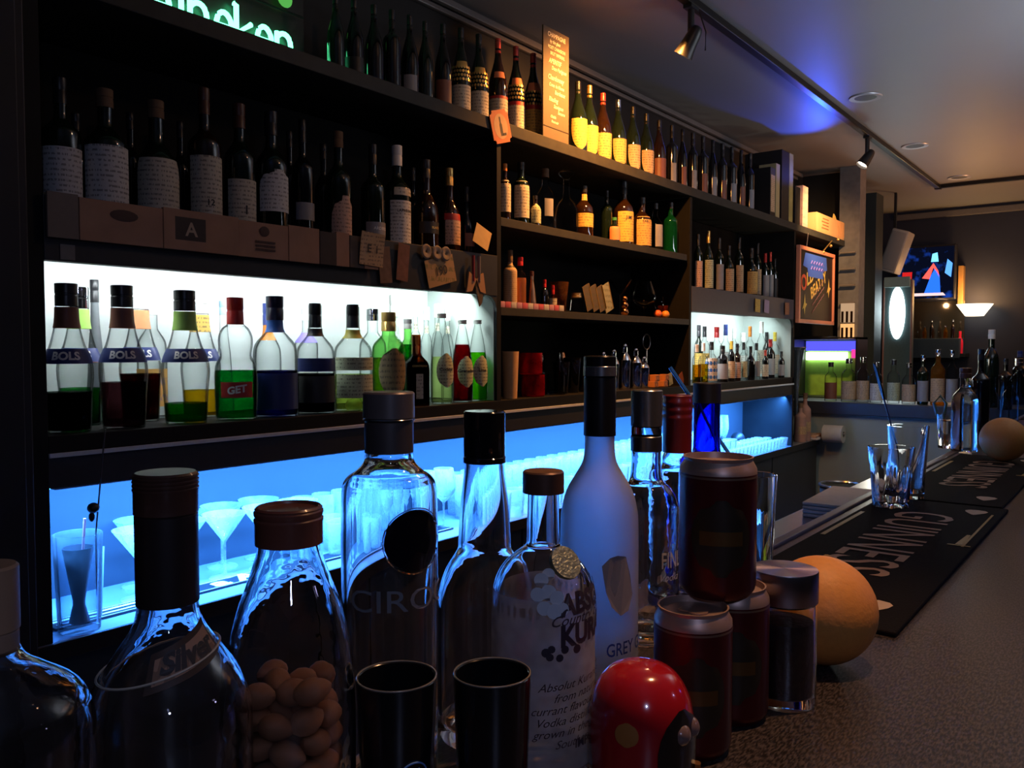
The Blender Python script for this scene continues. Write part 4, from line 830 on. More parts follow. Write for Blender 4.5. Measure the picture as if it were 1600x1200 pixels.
bm = NB(); tube(bm, [(0, .10, .45), (-.008, .32, .545)], .004, 6); [ellipsoid(bm, (.008 + .012 * k, .10 + .11 * k, .45 + .05 * k), (.010,) * 3) for k in range(3)]; link('bead_chain', bm, CAPS['gold'], t)
# trumpet vase and things on the counter end
t = root('steel_vase', (-1.835, 5.385, .861), 0, 'tall steel trumpet vase reflecting blue beyond the right niche', 'vase')
bm = NB(); lathe(bm, smooth_prof([(0, 0), (.035, 0, 'c'), (.014, .03), (.014, .25), (.024, .42), (.046, .575), (.062, .586, 'c'), (.060, .59, 'c'), (.03, .55), (0, .50)], 3), 20); link('vase_body', bm, pm('blue_steel', (.45, .55, .65), .22, .9), t)
for dx, dy, hh, lab in ((0, .0, .30, 'pink paper-wrapped bottle on the counter end'), (.0, -.085, .24, 'shorter pinkish bottle in front of the wrapped one')):
    bottle('wrapped_bottle', lab, 'bottle', 'pinkish bottles at the counter end', (-1.738 + dx, yat(1258, 640, -1.738) + dy, .861), hh, .036, kind='whisky', body=pm('pink_wrap', (.42, .24, .20), .6, var=.3, scale=30), cap='cork', labels=[(.2, .4, TAN, .9)])
t = root('folded_towel', (-1.745, 5.355, .861), .0, 'folded orange and white towel on the end of the counter', 'towel')
for k, (c, z0) in enumerate(((pm('white_towel', (.70, .65, .66), .9, bump=.4), 0), (pm('orange_towel', (.70, .42, .26), .9, bump=.4), .016))):
    bm = NB(); box(bm, -.040, .075 - .01 * k, -.060 + .01 * k, .095 + .02 * k, z0, z0 + .0155, .006); bmesh.ops.subdivide_edges(bm, edges=bm.edges, cuts=3, use_grid_fill=True)
    for v in bm.verts: v.co.z += .002 * math.sin(v.co.y * 60) * (1 if v.co.z > z0 + .006 else 0)
    link('towel_layer', bm, c, t)

# ------------------------------------------------------------------ neon sign on the top shelf
ns = root('neon_sign', (-1.955, 1.20, 2.181), 0, 'green glowing neon beer sign in script letters on the top shelf', 'neon sign')
NEON = em('neon_green', (.10, 1.0, .40), 7)
bm = NB(); box(bm, -.03, -.018, -.32, .36, 0, .34, .002); link('back_plate', bm, BLACK, ns, False)
def arc(cx_, cz, rx, rz, a0, a1, n=10): return [(cx_ + rx * math.cos(math.radians(a0 + (a1 - a0) * i / n)), cz + rz * math.sin(math.radians(a0 + (a1 - a0) * i / n))) for i in range(n + 1)]
def L_e(w_=.046, h=.072): return [[(-w_ / 2 * .9, h * .50), (w_ / 2 * .9, h * .50)] + arc(0, h * .5, w_ / 2, h / 2, 8, 320, 16)]
def L_n(w_=.046, h=.072): return [[(-w_ / 2, 0), (-w_ / 2, h)], [(-w_ / 2, h * .7)] + arc(0, h * .62, w_ / 2, h * .38, 165, 0, 8) + [(w_ / 2, 0)]]
def L_i(w_=0, h=.072): return [[(0, 0), (0, h)], arc(0, h * 1.32, .005, .005, 0, 300, 6)]
def L_k(w_=.046, h=.105): return [[(-w_ / 2 - .008, h), (-w_ / 2, h * .98), (-w_ / 2, 0)], [(w_ / 2, h * .62), (-w_ / 2 + .003, h * .30), (w_ / 2, 0)]]
def L_H(w_=.06, h=.11): return [[(-w_ / 2, 0), (-w_ / 2, h)], [(w_ / 2, 0), (w_ / 2, h)], [(-w_ / 2, h / 2), (w_ / 2, h / 2)]]
lay = [('H', L_H(), 1.032), ('e', L_e(), 1.12 - .10 + .09 - .0), ('i', L_i(), 1.165), ('n', L_n(), 1.212), ('e', L_e(), 1.286), ('k', L_k(), 1.346), ('e', L_e(), 1.411), ('n', L_n(), 1.475)]
for ch, strokes, y in lay:
    bm = NB()
    for st in strokes: tube(bm, [(.0, y - 1.20 + a, .070 + b) for a, b in st], .0070, 7)
    link('neon_letter', bm, NEON, ns)
bm = NB(); ellipsoid(bm, (0, .28, .242), (.006, .026, .026)); link('neon_star', bm, em('dim_neon_green', (.12, .55, .10), .8), ns)
bm = NB(); tube(bm, [(.004, -.30, .205), (.004, .34, .205)], .003, 6); link('tube_bracket', bm, BLACK, ns)

# ------------------------------------------------------------------ ceiling track and fittings
tk = root('lighting_track', (-1.33, 4.0, 2.68), 0, 'black lighting track crossing the ceiling and turning right', 'lighting track')
bm = NB(); box(bm, -.018, .018, -5.2, 3.0, -.028, 0, .003); link('rail', bm, pm('track_metal', (.012, .011, .011), .35, .3), tk, False)
bm = NB(); box(bm, .018, 2.4, 2.964, 3.0, -.028, 0, .003); link('rail', bm, MATS['track_metal'], tk, False)
bm = NB(); box(bm, -.022, .022, 2.96, 3.004, -.034, 0, .003); link('corner_joint', bm, MATS['track_metal'], tk, False)
LENS = em('spot_lens', (1.0, .80, .62), 16)
def track_head(loc, target, label):
    t = root('track_spotlight', loc, 0, label, 'spotlight', 'track spotlights'); d = (Vector(target) - Vector(loc)).normalized(); R = d.to_track_quat('Z', 'Y').to_matrix()
    bm = NB(); cyl(bm, .012, -.10, 0, 10); box(bm, -.016, .016, -.03, .03, -.012, -.0002); link('stem', bm, BLACK, t)
    bm = NB(); lathe(bm, smooth_prof([(0, -.055), (.016, -.05), (.024, -.03), (.030, .02), (.036, .055, 'c'), (.033, .055, 'c'), (.028, .035)], 3), 18)
    bmesh.ops.transform(bm, matrix=Matrix.Translation((0, 0, -.12)) @ R.to_4x4(), verts=bm.verts); link('housing', bm, BLACK, t)
    bm = NB(); cyl(bm, .029, .034, .040, 18); bmesh.ops.transform(bm, matrix=Matrix.Translation((0, 0, -.12)) @ R.to_4x4(), verts=bm.verts); link('lens', bm, LENS, t)
p1 = at(1024, 0, z=2.62); track_head((-1.33, 2.75, 2.6515), (-1.95, 2.75, 1.7), 'lit track spotlight at the top edge of the picture')
track_head((-1.33, 5.03, 2.6515), (-1.62, 4.75, 2.1), 'lit track spotlight near the bend of the track')
bm = NB(); tube(bm, [(0, 0, 0), (.02, .01, -.07), (.0, .05, -.12)], .0025, 6); o = link('lamp_cord', bm, BLACK, None); o.location = (-1.33, 2.82, 2.652); tag(o, 'thin cord looping from the track by the upper spotlight', 'cord')
for (x, y), lab in (((-1.16, 4.34), 'nearest recessed downlight'), ((-1.19, 5.55), 'middle recessed downlight'), ((-1.15, 6.76), 'recessed downlight by the track bend'), ((-.42, 4.5), 'recessed downlight at the right picture edge')):
    t = root('recessed_downlight', (x, y, 2.68), 0, lab + ' in the ceiling', 'downlight', 'unlit recessed downlights'); bm = NB()
    lathe(bm, [(.052, -.004), (.075, -.006), (.078, -.001), (.078, 0), (.052, 0)], 28, closed=True); link('trim_ring', bm, pm('ring_metal', (.45, .47, .5), .35, .3), t)
    bm = NB(); cyl(bm, .052, -.0035, -.0005, 24); link('dark_bulb', bm, BLACK, t)

# ------------------------------------------------------------------ glasses on the blue counter
ZC = .861
def tumbler_mesh(h, r0, r1, th=.0022, seg=20, foot=.008):
    bm = NB(); lathe(bm, [(0, 0), (r0 * .95, 0), (r0, .002), (r1, h - .001), (r1 - th * .5, h), (r1 - th, h - .001), (r0 - th, foot), (0, foot)], seg); return bm
CG = 'glasses crowded on the blue-lit counter'
protos = {}
def counter_glass(kind, x, y, rz=0., flip=False, sc=1.):
    if kind not in protos:
        lab = {'martini': 'conical martini glass standing among the glasses at the left end of the blue counter', 'coupe': 'wide stemmed coupe among the glasses on the blue counter', 'tumbler': 'straight clear tumbler in the packed rows on the blue counter',
               'high': 'tall clear highball in the back rows on the blue counter', 'shot': 'small shot glass in the front rows at the far end of the blue counter', 'wine': 'stemmed wine glass among the glasses on the blue counter', 'flute': 'slim flute at the back of the blue counter'}[kind]
        name = {'martini': 'martini_glass', 'coupe': 'coupe_glass', 'tumbler': 'tumbler', 'high': 'highball_glass', 'shot': 'shot_glass', 'wine': 'wine_glass', 'flute': 'champagne_flute'}[kind]
        if kind == 'martini': o = stemglass(name, (0, 0, 0), 'martini', .165, .055, TGB, lab, lab[:24])
        elif kind == 'coupe': o = stemglass(name, (0, 0, 0), 'snifter', .15, .050, TGB, lab, lab[:24])
        elif kind == 'wine': o = stemglass(name, (0, 0, 0), 'wine', .195, .040, TGB, lab, lab[:24])
        elif kind == 'flute': o = stemglass(name, (0, 0, 0), 'flute', .20, .026, TGB, lab, lab[:24])
        elif kind == 'tumbler': o = tag(link(name, tumbler_mesh(.095, .030, .037), TGB), lab, 'glass')
        elif kind == 'high': o = tag(link(name, tumbler_mesh(.145, .028, .034), TGB), lab, 'glass')
        else: o = tag(link(name, tumbler_mesh(.055, .017, .023, seg=14), TGB), lab, 'glass')
        o['group'] = {'martini': 'martini glasses', 'coupe': 'coupes', 'tumbler': 'tumblers', 'high': 'highball glasses', 'shot': 'shot glasses', 'wine': 'wine glasses', 'flute': 'flutes'}[kind] + ' on the blue counter'
        protos[kind] = o
    else: o = protos[kind].copy(); COL.objects.link(o)
    o.location = (x, y, ZC); o.rotation_euler = (0, 0, rz); return o
def grid(kind, y0, y1, x0, x1, d, jit=.002, stag=True, skip=0.):
    j = 0; x = x0
    while x >= x1:
        y = y0 + (d / 2 if (j % 2 and stag) else 0)
        while y <= y1:
            if RND.random() >= skip: counter_glass(kind, x + RND.uniform(-jit, jit), y + RND.uniform(-jit, jit), RND.uniform(0, 6))
            y += d
        x -= d * .9; j += 1
grid('martini', .965, 1.46, -1.842, -1.946, .114, skip=0)
grid('high', 1.53, 1.98, -1.965, -1.97, .075)
grid('tumbler', 1.53, 1.64, -1.80, -1.88, .080)
grid('wine', 1.70, 2.02, -1.80, -1.87, .088)
grid('high', 2.12, 3.14, -1.855, -1.99, .076)
grid('tumbler', 2.10, 3.20, -1.74, -1.81, .080)
grid('high', 3.24, 4.05, -1.90, -1.98, .076)
grid('tumbler', 3.26, 4.30, -1.79, -1.86, .080)
grid('shot', 3.30, 4.85, -1.725, -1.75, .050)
grid('wine', 4.16, 4.30, -1.93, -1.95, .09)
grid('flute', 4.40, 4.50, -1.94, -1.95, .08)
grid('shot', 4.36, 4.80, -1.80, -1.86, .054)
bm = NB(); lathe(bm, [(0, 0), (.018, 0), (.026, .035), (.024, .035), (.016, .004), (0, .004)], 16); o = link('red_cup', bm, pm('red_plastic', (.55, .03, .05), .4), None); o.location = (-1.765, 3.96 + .29, ZC); tag(o, 'small red cup among the far glasses on the blue counter', 'cup')
bm = NB(); ellipsoid(bm, (0, 0, .045), (.04, .05, .045)); lathe(bm, [(0, 0), (.02, 0), (.02, .01), (0, .01)], 10); o = link('black_pourer_bowl', bm, BLACK, None); o.location = (-1.93, 4.66, ZC + .001); tag(o, 'round black pot at the far right of the blue counter', 'pot')
# bar runners on the counter front
t = root('counter_runner', (-1.795, 1.35, .861), 0, 'black rubber runner with white rounded lettering along the counter front', 'bar runner')
bm = NB(); box(bm, -.030, .030, -.60, .62, 0, .005, .001); link('mat', bm, pm('runner_rubber', (.01, .01, .012), .5), t, False)
WP = pm('runner_white', (.8, .82, .85), .6)
bm = NB(); box(bm, -.0285, -.0265, -.59, .61, .0052, .0058); box(bm, .0265, .0285, -.59, .61, .0052, .0058); link('border', bm, WP, t, False)
Mt = lambda y, z=.0062: Matrix(((0, -1, 0, 0), (1, 0, 0, y), (0, 0, 1, z), (0, 0, 0, 1)))
bm = NB(); box(bm, -.018, -.008, -.59, -.30, .0052, .0058); box(bm, .006, .014, -.59, -.30, .0052, .0058); link('stripe', bm, WP, t, False)
flattext('a A', .075, Mt(-.16), WP, t, bold=.05, narrow=1.25)
# left end: big glass with jigger, spoon and straw
t = root('mixing_glass', (-1.742, .787, ZC), 0, 'big clear mixing glass holding a dark jigger at the left end of the blue counter', 'glass'); link('glass_wall', tumbler_mesh(.20, .040, .047, .003, 32, .014), thin('mixing_glass_wall', (.92, .96, 1), .05, (1, 1, 1), .9, .4), t)
t2 = root('jigger', (-1.742, .787, ZC + .016), 0, 'dark metal jigger standing inside the mixing glass', 'jigger')
bm = NB(); lathe(bm, [(0, 0), (.020, 0), (.012, .035), (.012, .045), (.030, .155), (.0285, .155), (.010, .048), (0, .046)], 22); link('jigger_body', bm, pm('gunmetal', (.16, .15, .15), .3, .9), t2)
t3 = root('bar_spoon', (-1.742, .787, ZC + .06), 0, 'long twisted bar spoon rising out of the mixing glass', 'bar spoon')
bm = NB(); pts = [(.028, .024, .01), (.036, .020, .14), (.105, .010, .36)]; tube(bm, pts, .0016, 7); link('spoon_stem', bm, STEEL, t3)
bm = NB(); ellipsoid(bm, (.052, .009, .197), (.012, .012, .011)); ellipsoid(bm, (.046, .008, .178), (.006, .006, .010)); link('black_knob', bm, BLACK, t3)
t4 = root('drinking_straw', (-1.735, .79, ZC + .06), 0, 'pink straw leaning in the mixing glass', 'straw'); bm = NB(); tube(bm, [(0, -.004, .0), (.002, .008, .17)], .003, 8); link('straw_tube', bm, pm('pink_straw', (.75, .25, .28), .5), t4)
t5 = root('measuring_strip', (-1.770, .845, ZC), 0, 'clear stirring stick leaning behind the mixing glass', 'stirrer'); bm = NB(); tube(bm, [(0, 0, .001), (-.025, .02, .15)], .0022, 7); link('stick', bm, pm('grey_plastic', (.25, .28, .32), .3), t5)

# ------------------------------------------------------------------ front bar: mats, balls, glasses
def bar_mat(name, y0, y1, x0, x1, label):
    yc, xc = (y0 + y1) / 2, (x0 + x1) / 2; t = root(name, (xc, yc, 1.1005), 0, label, 'bar mat', 'bar mats with beer lettering'); L_, W_ = (y1 - y0) / 2, (x1 - x0) / 2
    bm = NB(); box(bm, -W_, W_, -L_, L_, 0, .006, .002); link('mat', bm, pm('mat_black', (.006, .0055, .006), .9, bump=.3, scale=300, spec=.12), t, False)
    TNW = pm('tan_print', (.38, .25, .17), .7)
    M = Matrix(((0, 1, 0, -.005), (-1, 0, 0, .045), (0, 0, 1, .0068), (0, 0, 0, 1)))
    flattext('GUINNESS', .152, M, TNW, t, bold=.0, narrow=.80)
    bm = NB()
    for yy in (-L_ + .09, L_ - .085):
        n = 12; pl = [(.075 + .018 * math.cos(a) + .006 * math.sin(2 * a), yy + .030 * math.sin(a)) for a in [i * 2 * PI / n for i in range(n)]]; bm.faces.new([bm.verts.new((x, y, .0068)) for x, y in pl])
    link('logo_patch', bm, pm('cream_print', (.55, .42, .30), .7), t, False)
    bm = NB(); box(bm, -W_ + .010, -W_ + .018, .0, L_ * .55, .0062, .0068); box(bm, W_ - .018, W_ - .014, L_ * .1, L_ * .8, .0062, .0068); link('gold_line', bm, pm('gold_line', (.45, .30, .08), .5), t, False)
    bm = NB(); pl = [(.098, .15), (.104, .15), (.106, .06), (.094, .06)]; bm.faces.new([bm.verts.new((x, y, .0068)) for x, y in pl]); box(bm, .083, .118, .052, .057, .0062, .0068); link('harp_print', bm, MATS['gold_line'], t, False)
    return t
bar_mat('bar_mat', 1.035, 1.985, -.478, -.232, 'nearer black bar mat with big tan lettering and harp mark')
bar_mat('bar_mat', 2.00, 2.95, -.482, -.245, 'further black bar mat with tan lettering, beyond the glasses')
def fruit(u, v, r_px, label):
    # resting on the bar: depth from the contact height
    t = .34 * F / (v + r_px - 545); d = ray(u, v); p = Vector((0, 0, EYE)) + d * t; r = r_px / F * t; zb = 1.1 if u < 1400 else 1.1067
    g = root('grapefruit', (p.x, p.y, zb), 0, label, 'fruit', 'grapefruit on the bar')
    bm = NB(); ellipsoid(bm, (0, 0, r), (r, r, r), None, 40, 26); link('peel', bm, pm('citrus_peel', (.70, .31, .07), .55, var=.10, scale=180, bump=.25, sss=.1), g)
    bm = NB(); ellipsoid(bm, (0, .3 * r, 1.95 * r), (.004, .004, .002)); link('stem_button', bm, pm('stem_brown', (.15, .10, .04), .8), g)
fruit(1283, 952, 83, 'large yellow-orange grapefruit nearest, beside the metal-lidded jar')
fruit(1568, 690, 34, 'smaller dull orange grapefruit further along beyond the mats')

def fpos(u, v, t): return Vector((0, 0, EYE)) + ray(u, v) * t
def pix_prof(u, t, pts):
    p0 = fpos(u, 700, t); hd = math.hypot(p0.x, p0.y); out = []
    for q in pts:
        d = ray(u, q[0]); z = EYE + d.z * hd / math.hypot(d.x, d.y); out.append((q[1] / F * t, max(z, 1.1006) - 1.1006) + ((q[2],) if len(q) > 2 else ()))
    return (p0.x, p0.y, 1.1006), out
def real_bottle(name, label, u, t, pts, th=.0028, mat=None, seg=48, cat='bottle', grp=None, sq=0., bottom=.012, liquid=None, base_px=None, face=None, asp=1.):
    """pts: (v, half width px) from the rim down; the base reaches the bar"""
    loc, pr = pix_prof(u, t, pts[::-1]); rb = pr[0][0]
    pr = [(0, .003), (rb * .72, .001, 'c'), (rb * .90, 0), (rb, .006)] + [q for q in pr if q[1] > .008]
    sp_ = smooth_prof(pr, 4); t_ = root(name, loc, 0, label, cat, grp)
    inner = [(max(r - th, .0005), z) for r, z in sp_ if z > bottom]; ri = inner[0][0]
    inn = [(0, bottom + .004), (ri * .8, bottom + .001), (ri, bottom + .006)] + [q for q in inner if q[1] > bottom + .008]
    bm = NB(); lathe(bm, sp_ + inn[::-1], seg, sq=sq, asp=asp); link('glass_wall', bm, mat or GLC, t_, angle=50)
    rf = rf_of(sp_); t_['r'] = rb; del t_['r']
    if liquid:
        lm, v = liquid; _, lq = pix_prof(u, t, [(v, 1)]); zl = lq[0][1]; q = [(max(r + .0004, 0) if r else 0, z + (-.0004 if r == 0 else 0)) for r, z in inn if z < zl]
        rl = rf_of(inn)(zl); bm = NB(); lathe(bm, q + [(rl + .0004, zl), (0, zl)], seg, sq=sq, asp=asp); link('liquid', bm, lm, t_)
    return t_, rf, loc
def zpx(u, v, t, R=0.):
    # R: radius of the wall the point lies on, when it faces the viewer
    p0 = fpos(u, 700, t); hd = math.hypot(p0.x, p0.y); d = ray(u, v); return EYE + d.z * (hd - R * .8) / math.hypot(d.x, d.y) - 1.1006
def cam_ang(loc): return math.atan2(-loc[1], -loc[0])
def screw_cap(parent, u, t, v0, v1, hw, mat, ridges=0, seg=40, top_lip=0., name='cap', bev=.0012):
    z1, z0 = zpx(u, v0, t), zpx(u, v1, t); r = hw / F * t; pts = [(0, z0), (r, z0)]
    if ridges:
        n = ridges
        for i in range(n):
            a = z0 + (z1 - z0) * (.55 + .4 * i / n); d = (z1 - z0) * .4 / n; pts += [(r, a), (r * 1.025, a + d * .3), (r * 1.025, a + d * .6), (r * .985, a + d * .8)]
    pts += [(r, z1 - bev), (r - bev, z1)]
    if top_lip: pts += [(r * .88, z1), (r * .85, z1 - top_lip)]
    pts += [(0, z1 - top_lip)]
    bm = NB(); lathe(bm, pts, seg); return link(name, bm, mat, parent)

WATER = glass('spirit_clear', (.97, .99, 1), ior=1.35)
# 1 leftmost, half outside the picture
t, rf, loc = real_bottle('spirit_bottle', 'clear bottle with tan cap cut off by the left picture edge', -28, .385, [(1010, 42, 'c'), (1035, 55), (1060, 88), (1090, 128), (1130, 148), (1200, 152), (1500, 148)], mat=GLR)
screw_cap(t, -28, .385, 884, 985, 46, pm('tan_wood_cap', (.33, .20, .12), .6, bump=.2)); screw_cap(t, -28, .385, 985, 1020, 44, pm('cork_seal', (.28, .18, .12), .7), name='cork')
# 2 silver tequila
t, rf, loc = real_bottle('tequila_bottle', 'flared bottle with long brown screw cap and tilted Silver label', 258, .444, [(925, 44, 'c'), (960, 48), (985, 58), (1020, 82), (1060, 108), (1100, 122), (1180, 126), (1500, 120)], mat=GLR, liquid=None)
CAPB = pm('dark_brown_cap', (.060, .026, .018), .38, coat=.2)
screw_cap(t, 255, .444, 737, 800, 48, CAPB, 4); screw_cap(t, 255, .444, 800, 940, 47, pm('black_neck_foil', (.018, .012, .012), .4), name='neck_foil')
ca = cam_ang(loc); z0 = zpx(258, 1052, .444, 0.037); z1 = zpx(258, 1006, .444, 0.037)
band(t, rf, z0 - .003, z1 - .001, ca + .42, .78, pm('dark_frame_label', (.04, .022, .015), .5), slant=.008, eps=.0008); band(t, rf, z0, z1 - .004, ca + .42, .68, paper('brown_paper_label', (.34, .20, .13), (.1, .06, .04), 60), slant=.008, eps=.0012, name='label_face')
wraptext(t, 'Silver', .0125, rf, (z0 + z1) / 2 - .0015, ca + .42, INK, slant=.22, eps=.0018, bold=.05, shear=.15)
bm = NB(); zl = zpx(258, 1058, .444, 0.037); pts = []
tube(bm, [((rf(zl + .007 * math.sin(a - ca)) + .0012) * math.cos(a), (rf(zl + .007 * math.sin(a - ca)) + .0012) * math.sin(a), zl + .007 * math.sin(a - ca)) for a in [i * PI / 24 for i in range(49)]], .0007, 5); link('label_rim', bm, pm('pale_rim', (.45, .42, .35), .4), t)
# 3 jar of nuts
t, rf, loc = real_bottle('nut_jar', 'bottle-shaped glass jar with brown lid, half filled with nuts', 450, .507, [(842, 46, 'c'), (856, 48), (870, 52), (900, 62), (950, 80), (1000, 92), (1060, 98), (1150, 101), (1500, 98)], mat=GLR, cat='jar')
screw_cap(t, 448, .507, 790, 848, 52, pm('rust_lid', (.15, .05, .032), .35, coat=.3), 2, top_lip=.0018, name='lid')
NUT = pm('almond_brown', (.36, .15, .07), .6, var=.3, scale=90, bump=.4)
rn = random.Random(3); bmn = NB(); ellipsoid(bmn, (0, 0, 0), (.0118, .0088, .0080), None, 12, 8)
for v in bmn.verts: v.co.y *= 1 - .35 * max(0, v.co.x / .0118); v.co.z *= 1 - .3 * max(0, v.co.x / .0118)
first = None; layer = 0; zz = .0235; rins = rf_of([(max(0, r - .0028), z) for r, z in [(rf(q * .004), q * .004) for q in range(4, 60)]])
while zz < .140:
    for ring, n in ((0, 8 if zz < .12 else 4), (1, 3)):
        for k in range(n):
            rr = (rins(zz) - .0135) if ring == 0 else .0085; a = 2 * PI * (k + .5 * (layer % 2)) / n + rn.uniform(-.08, .08) + layer * .1
            if first is None: nut = link('almond', bmn, NUT, None); first = nut; tag(nut, 'brown almond in the glass jar', 'nut', 'almonds heaped in the glass jar')
            else: nut = first.copy(); COL.objects.link(nut)
            nut.location = Vector(loc) + Vector((rr * math.cos(a), rr * math.sin(a), zz + rn.uniform(-.002, .002))); nut.rotation_euler = (rn.uniform(-.4, .4), rn.uniform(-.35, .35), a + PI / 2 + rn.uniform(-.5, .5))
    zz += .0155; layer += 1
# 4 round-medallion vodka
t, rf, loc = real_bottle('vodka_bottle', 'tall clear vodka bottle with grey stopper and large black round medallion', 608, .62, [(704, 36, 'c'), (712, 38), (722, 40), (735, 52), (745, 66), (760, 73), (800, 75), (950, 75), (1500, 72)], th=.0035, seg=56)
screw_cap(t, 607, .62, 612, 652, 40, pm('pewter_cap', (.16, .135, .13), .35, .4)); screw_cap(t, 607, .62, 652, 656, 40.5, CHROME, name='cap_ring'); screw_cap(t, 607, .62, 656, 706, 38, pm('dark_pewter', (.07, .06, .06), .45, .3), name='neck_foil')
ca = cam_ang(loc); zc = zpx(608, 845, .62, 0.036); rr = 75 / F * .62; am = ca + .52; bm = NB(); rim = NB(); ring = []
for i in range(33):
    q = i * 2 * PI / 32; a = am + .0228 * math.cos(q) / rr; ring.append(((rr + .0016) * math.cos(a), (rr + .0016) * math.sin(a), zc + .0228 * math.sin(q)))
cvt = bm.verts.new(((rr + .0042) * math.cos(am), (rr + .0042) * math.sin(am), zc)); vs = [bm.verts.new(p) for p in ring[:-1]]
for i in range(32): bm.faces.new((cvt, vs[i], vs[(i + 1) % 32]))
link('medallion', bm, pm('medallion_black', (.004, .004, .008), .12, coat=.5), t); tube(rim, ring, .0013, 8); link('medallion_rim', rim, GLC, t)
wraptext(t, 'CIROC', .023, rf, zpx(608, 938, .62, 0.036), ca + .35, pm('etched_letter', (.16, .17, .20), .5), bold=.0, narrow=1.25, eps=.0009)
# 5 plain clear bottle with black cap
t, rf, loc = real_bottle('spirit_bottle', 'plain clear bottle with shiny black cap beside the medallion bottle', 757, .72, [(722, 31, 'c'), (745, 33), (790, 38), (840, 41), (856, 42), (870, 50), (890, 62), (920, 72), (960, 75), (1100, 75), (1500, 73)], th=.0035, seg=56)
screw_cap(t, 755, .72, 642, 712, 32.5, pm('gloss_black_cap', (.006, .006, .007), .08, coat=1.)); screw_cap(t, 755, .72, 712, 722, 33.5, MATS['gloss_black_cap'], name='cap_skirt')
ca = cam_ang(loc); z = zpx(757, 1010, .72, 0.042); wraptext(t, 'SH', .030, rf, z, ca + .95, pm('faded_red_print', (.40, .05, .06), .6), bold=.04, eps=.0009, slant=.5)
# 6 currant vodka
t, rf, loc = real_bottle('vodka_bottle', 'clear short-necked vodka bottle with round pewter seal and frosted lettered front', 849, .645, [(768, 24, 'c'), (800, 25), (845, 26), (853, 30), (862, 42), (878, 60), (900, 74), (930, 80), (1000, 81), (1500, 80)], th=.004, seg=56, mat=GLC)
screw_cap(t, 849, .645, 735, 769, 32.5, pm('dark_bronze_cap', (.13, .065, .045), .38, .4))
ca = cam_ang(loc); rr = 80 / F * .645
band(t, rf, .002, zpx(849, 935, .645, 0.04), ca, PI, thin('frosted_band', (.80, .86, .95), .46, (.70, .74, .84), .2), name='frosted_label', eps=.0004, nx=40)
am = ca + .70; zc = zpx(849, 888, .645, 0.04); bm = NB(); Rm = rf(zc) - .002; vs = []
nrm = Vector((math.cos(am) * .82, math.sin(am) * .82, .57)); tx = Vector((-math.sin(am), math.cos(am), 0)); ty = nrm.cross(tx); c0 = Vector((Rm * math.cos(am), Rm * math.sin(am), zc)) + nrm * .0035
A = [bm.verts.new(c0 + tx * .013 * math.cos(q) + ty * .013 * math.sin(q)) for q in [i * PI / 14 for i in range(28)]]; B = [bm.verts.new(v.co - nrm * .004) for v in A]
bm.faces.new(A); bm.faces.new(B[::-1]); [bm.faces.new((A[i], A[(i + 1) % 28], B[(i + 1) % 28], B[i])) for i in range(28)]
link('round_seal', bm, pm('pewter_seal', (.25, .28, .22), .35, .6, var=.5, scale=400, bump=.6), t)
DKI = pm('currant_ink', (.035, .025, .04), .5)
for s, sz, v, kw in (('ABSOLUT', .0215, 941, dict(bold=.05, narrow=.80, da=1.28)), ('Country of Sweden', .011, 963, dict(shear=.4, bold=.01, da=1.20)), ('KURANT', .0215, 988, dict(bold=.05, narrow=.85, da=1.22))):
    da_ = kw.pop('da'); wraptext(t, s, sz, rf, zpx(849, v, .645, 0.04), ca + da_, DKI, eps=.0014, slant=.05, **kw)
for i, s in enumerate(('Absolut Kurant is made', 'from natural black', 'currant flavours and vodka', 'Vodka distilled from grain', 'grown in the rich fields of', 'Southern Sweden')): wraptext(t, s, .0088, rf, zpx(849, 1062 + i * 18, .645, 0.04), ca + .95 + .04 * (i % 2), DKI, shear=.4, bold=.0, eps=.0014, slant=.08)
wraptext(t, 'IMPORTED', .009, rf, zpx(849, 1160, .645, 0.04), ca + 1.15, DKI, bold=.03, eps=.0014)
bm = NB()
for (da, v, r) in ((-.66, 905, .0055), (-.50, 898, .0050), (-.72, 925, .0055), (-.52, 922, .006), (-.36, 930, .0055), (-.60, 945, .0055), (-.42, 950, .0058), (-.26, 948, .005)):
    a = ca + da + .62; z = zpx(849, v, .645, 0.04); R = rf(z) + .0012; c = Vector((R * math.cos(a), R * math.sin(a), z)); tt = Vector((-math.sin(a), math.cos(a), 0)); bm.faces.new([bm.verts.new(c + tt * r * math.cos(q * PI / 7) + Vector((0, 0, r * math.sin(q * PI / 7)))) for q in range(14)])
link('berry_print', bm, pm('frost_print', (.62, .68, .78), .6), t, False); bm = NB()
for (da, v, r) in ((-.05, 1013, .0035), (.05, 1008, .003), (.02, 1020, .003), (.30, 1010, .0032), (.55, 1012, .0035), (.20, 1022, .003)):
    a = ca + da + .10; z = zpx(849, v, .645, 0.04); R = rf(z) + .0014; c = Vector((R * math.cos(a), R * math.sin(a), z)); tt = Vector((-math.sin(a), math.cos(a), 0)); bm.faces.new([bm.verts.new(c + tt * r * math.cos(q * PI / 5) + Vector((0, 0, r * math.sin(q * PI / 5)))) for q in range(10)])
link('currant_print', bm, DKI, t, False)
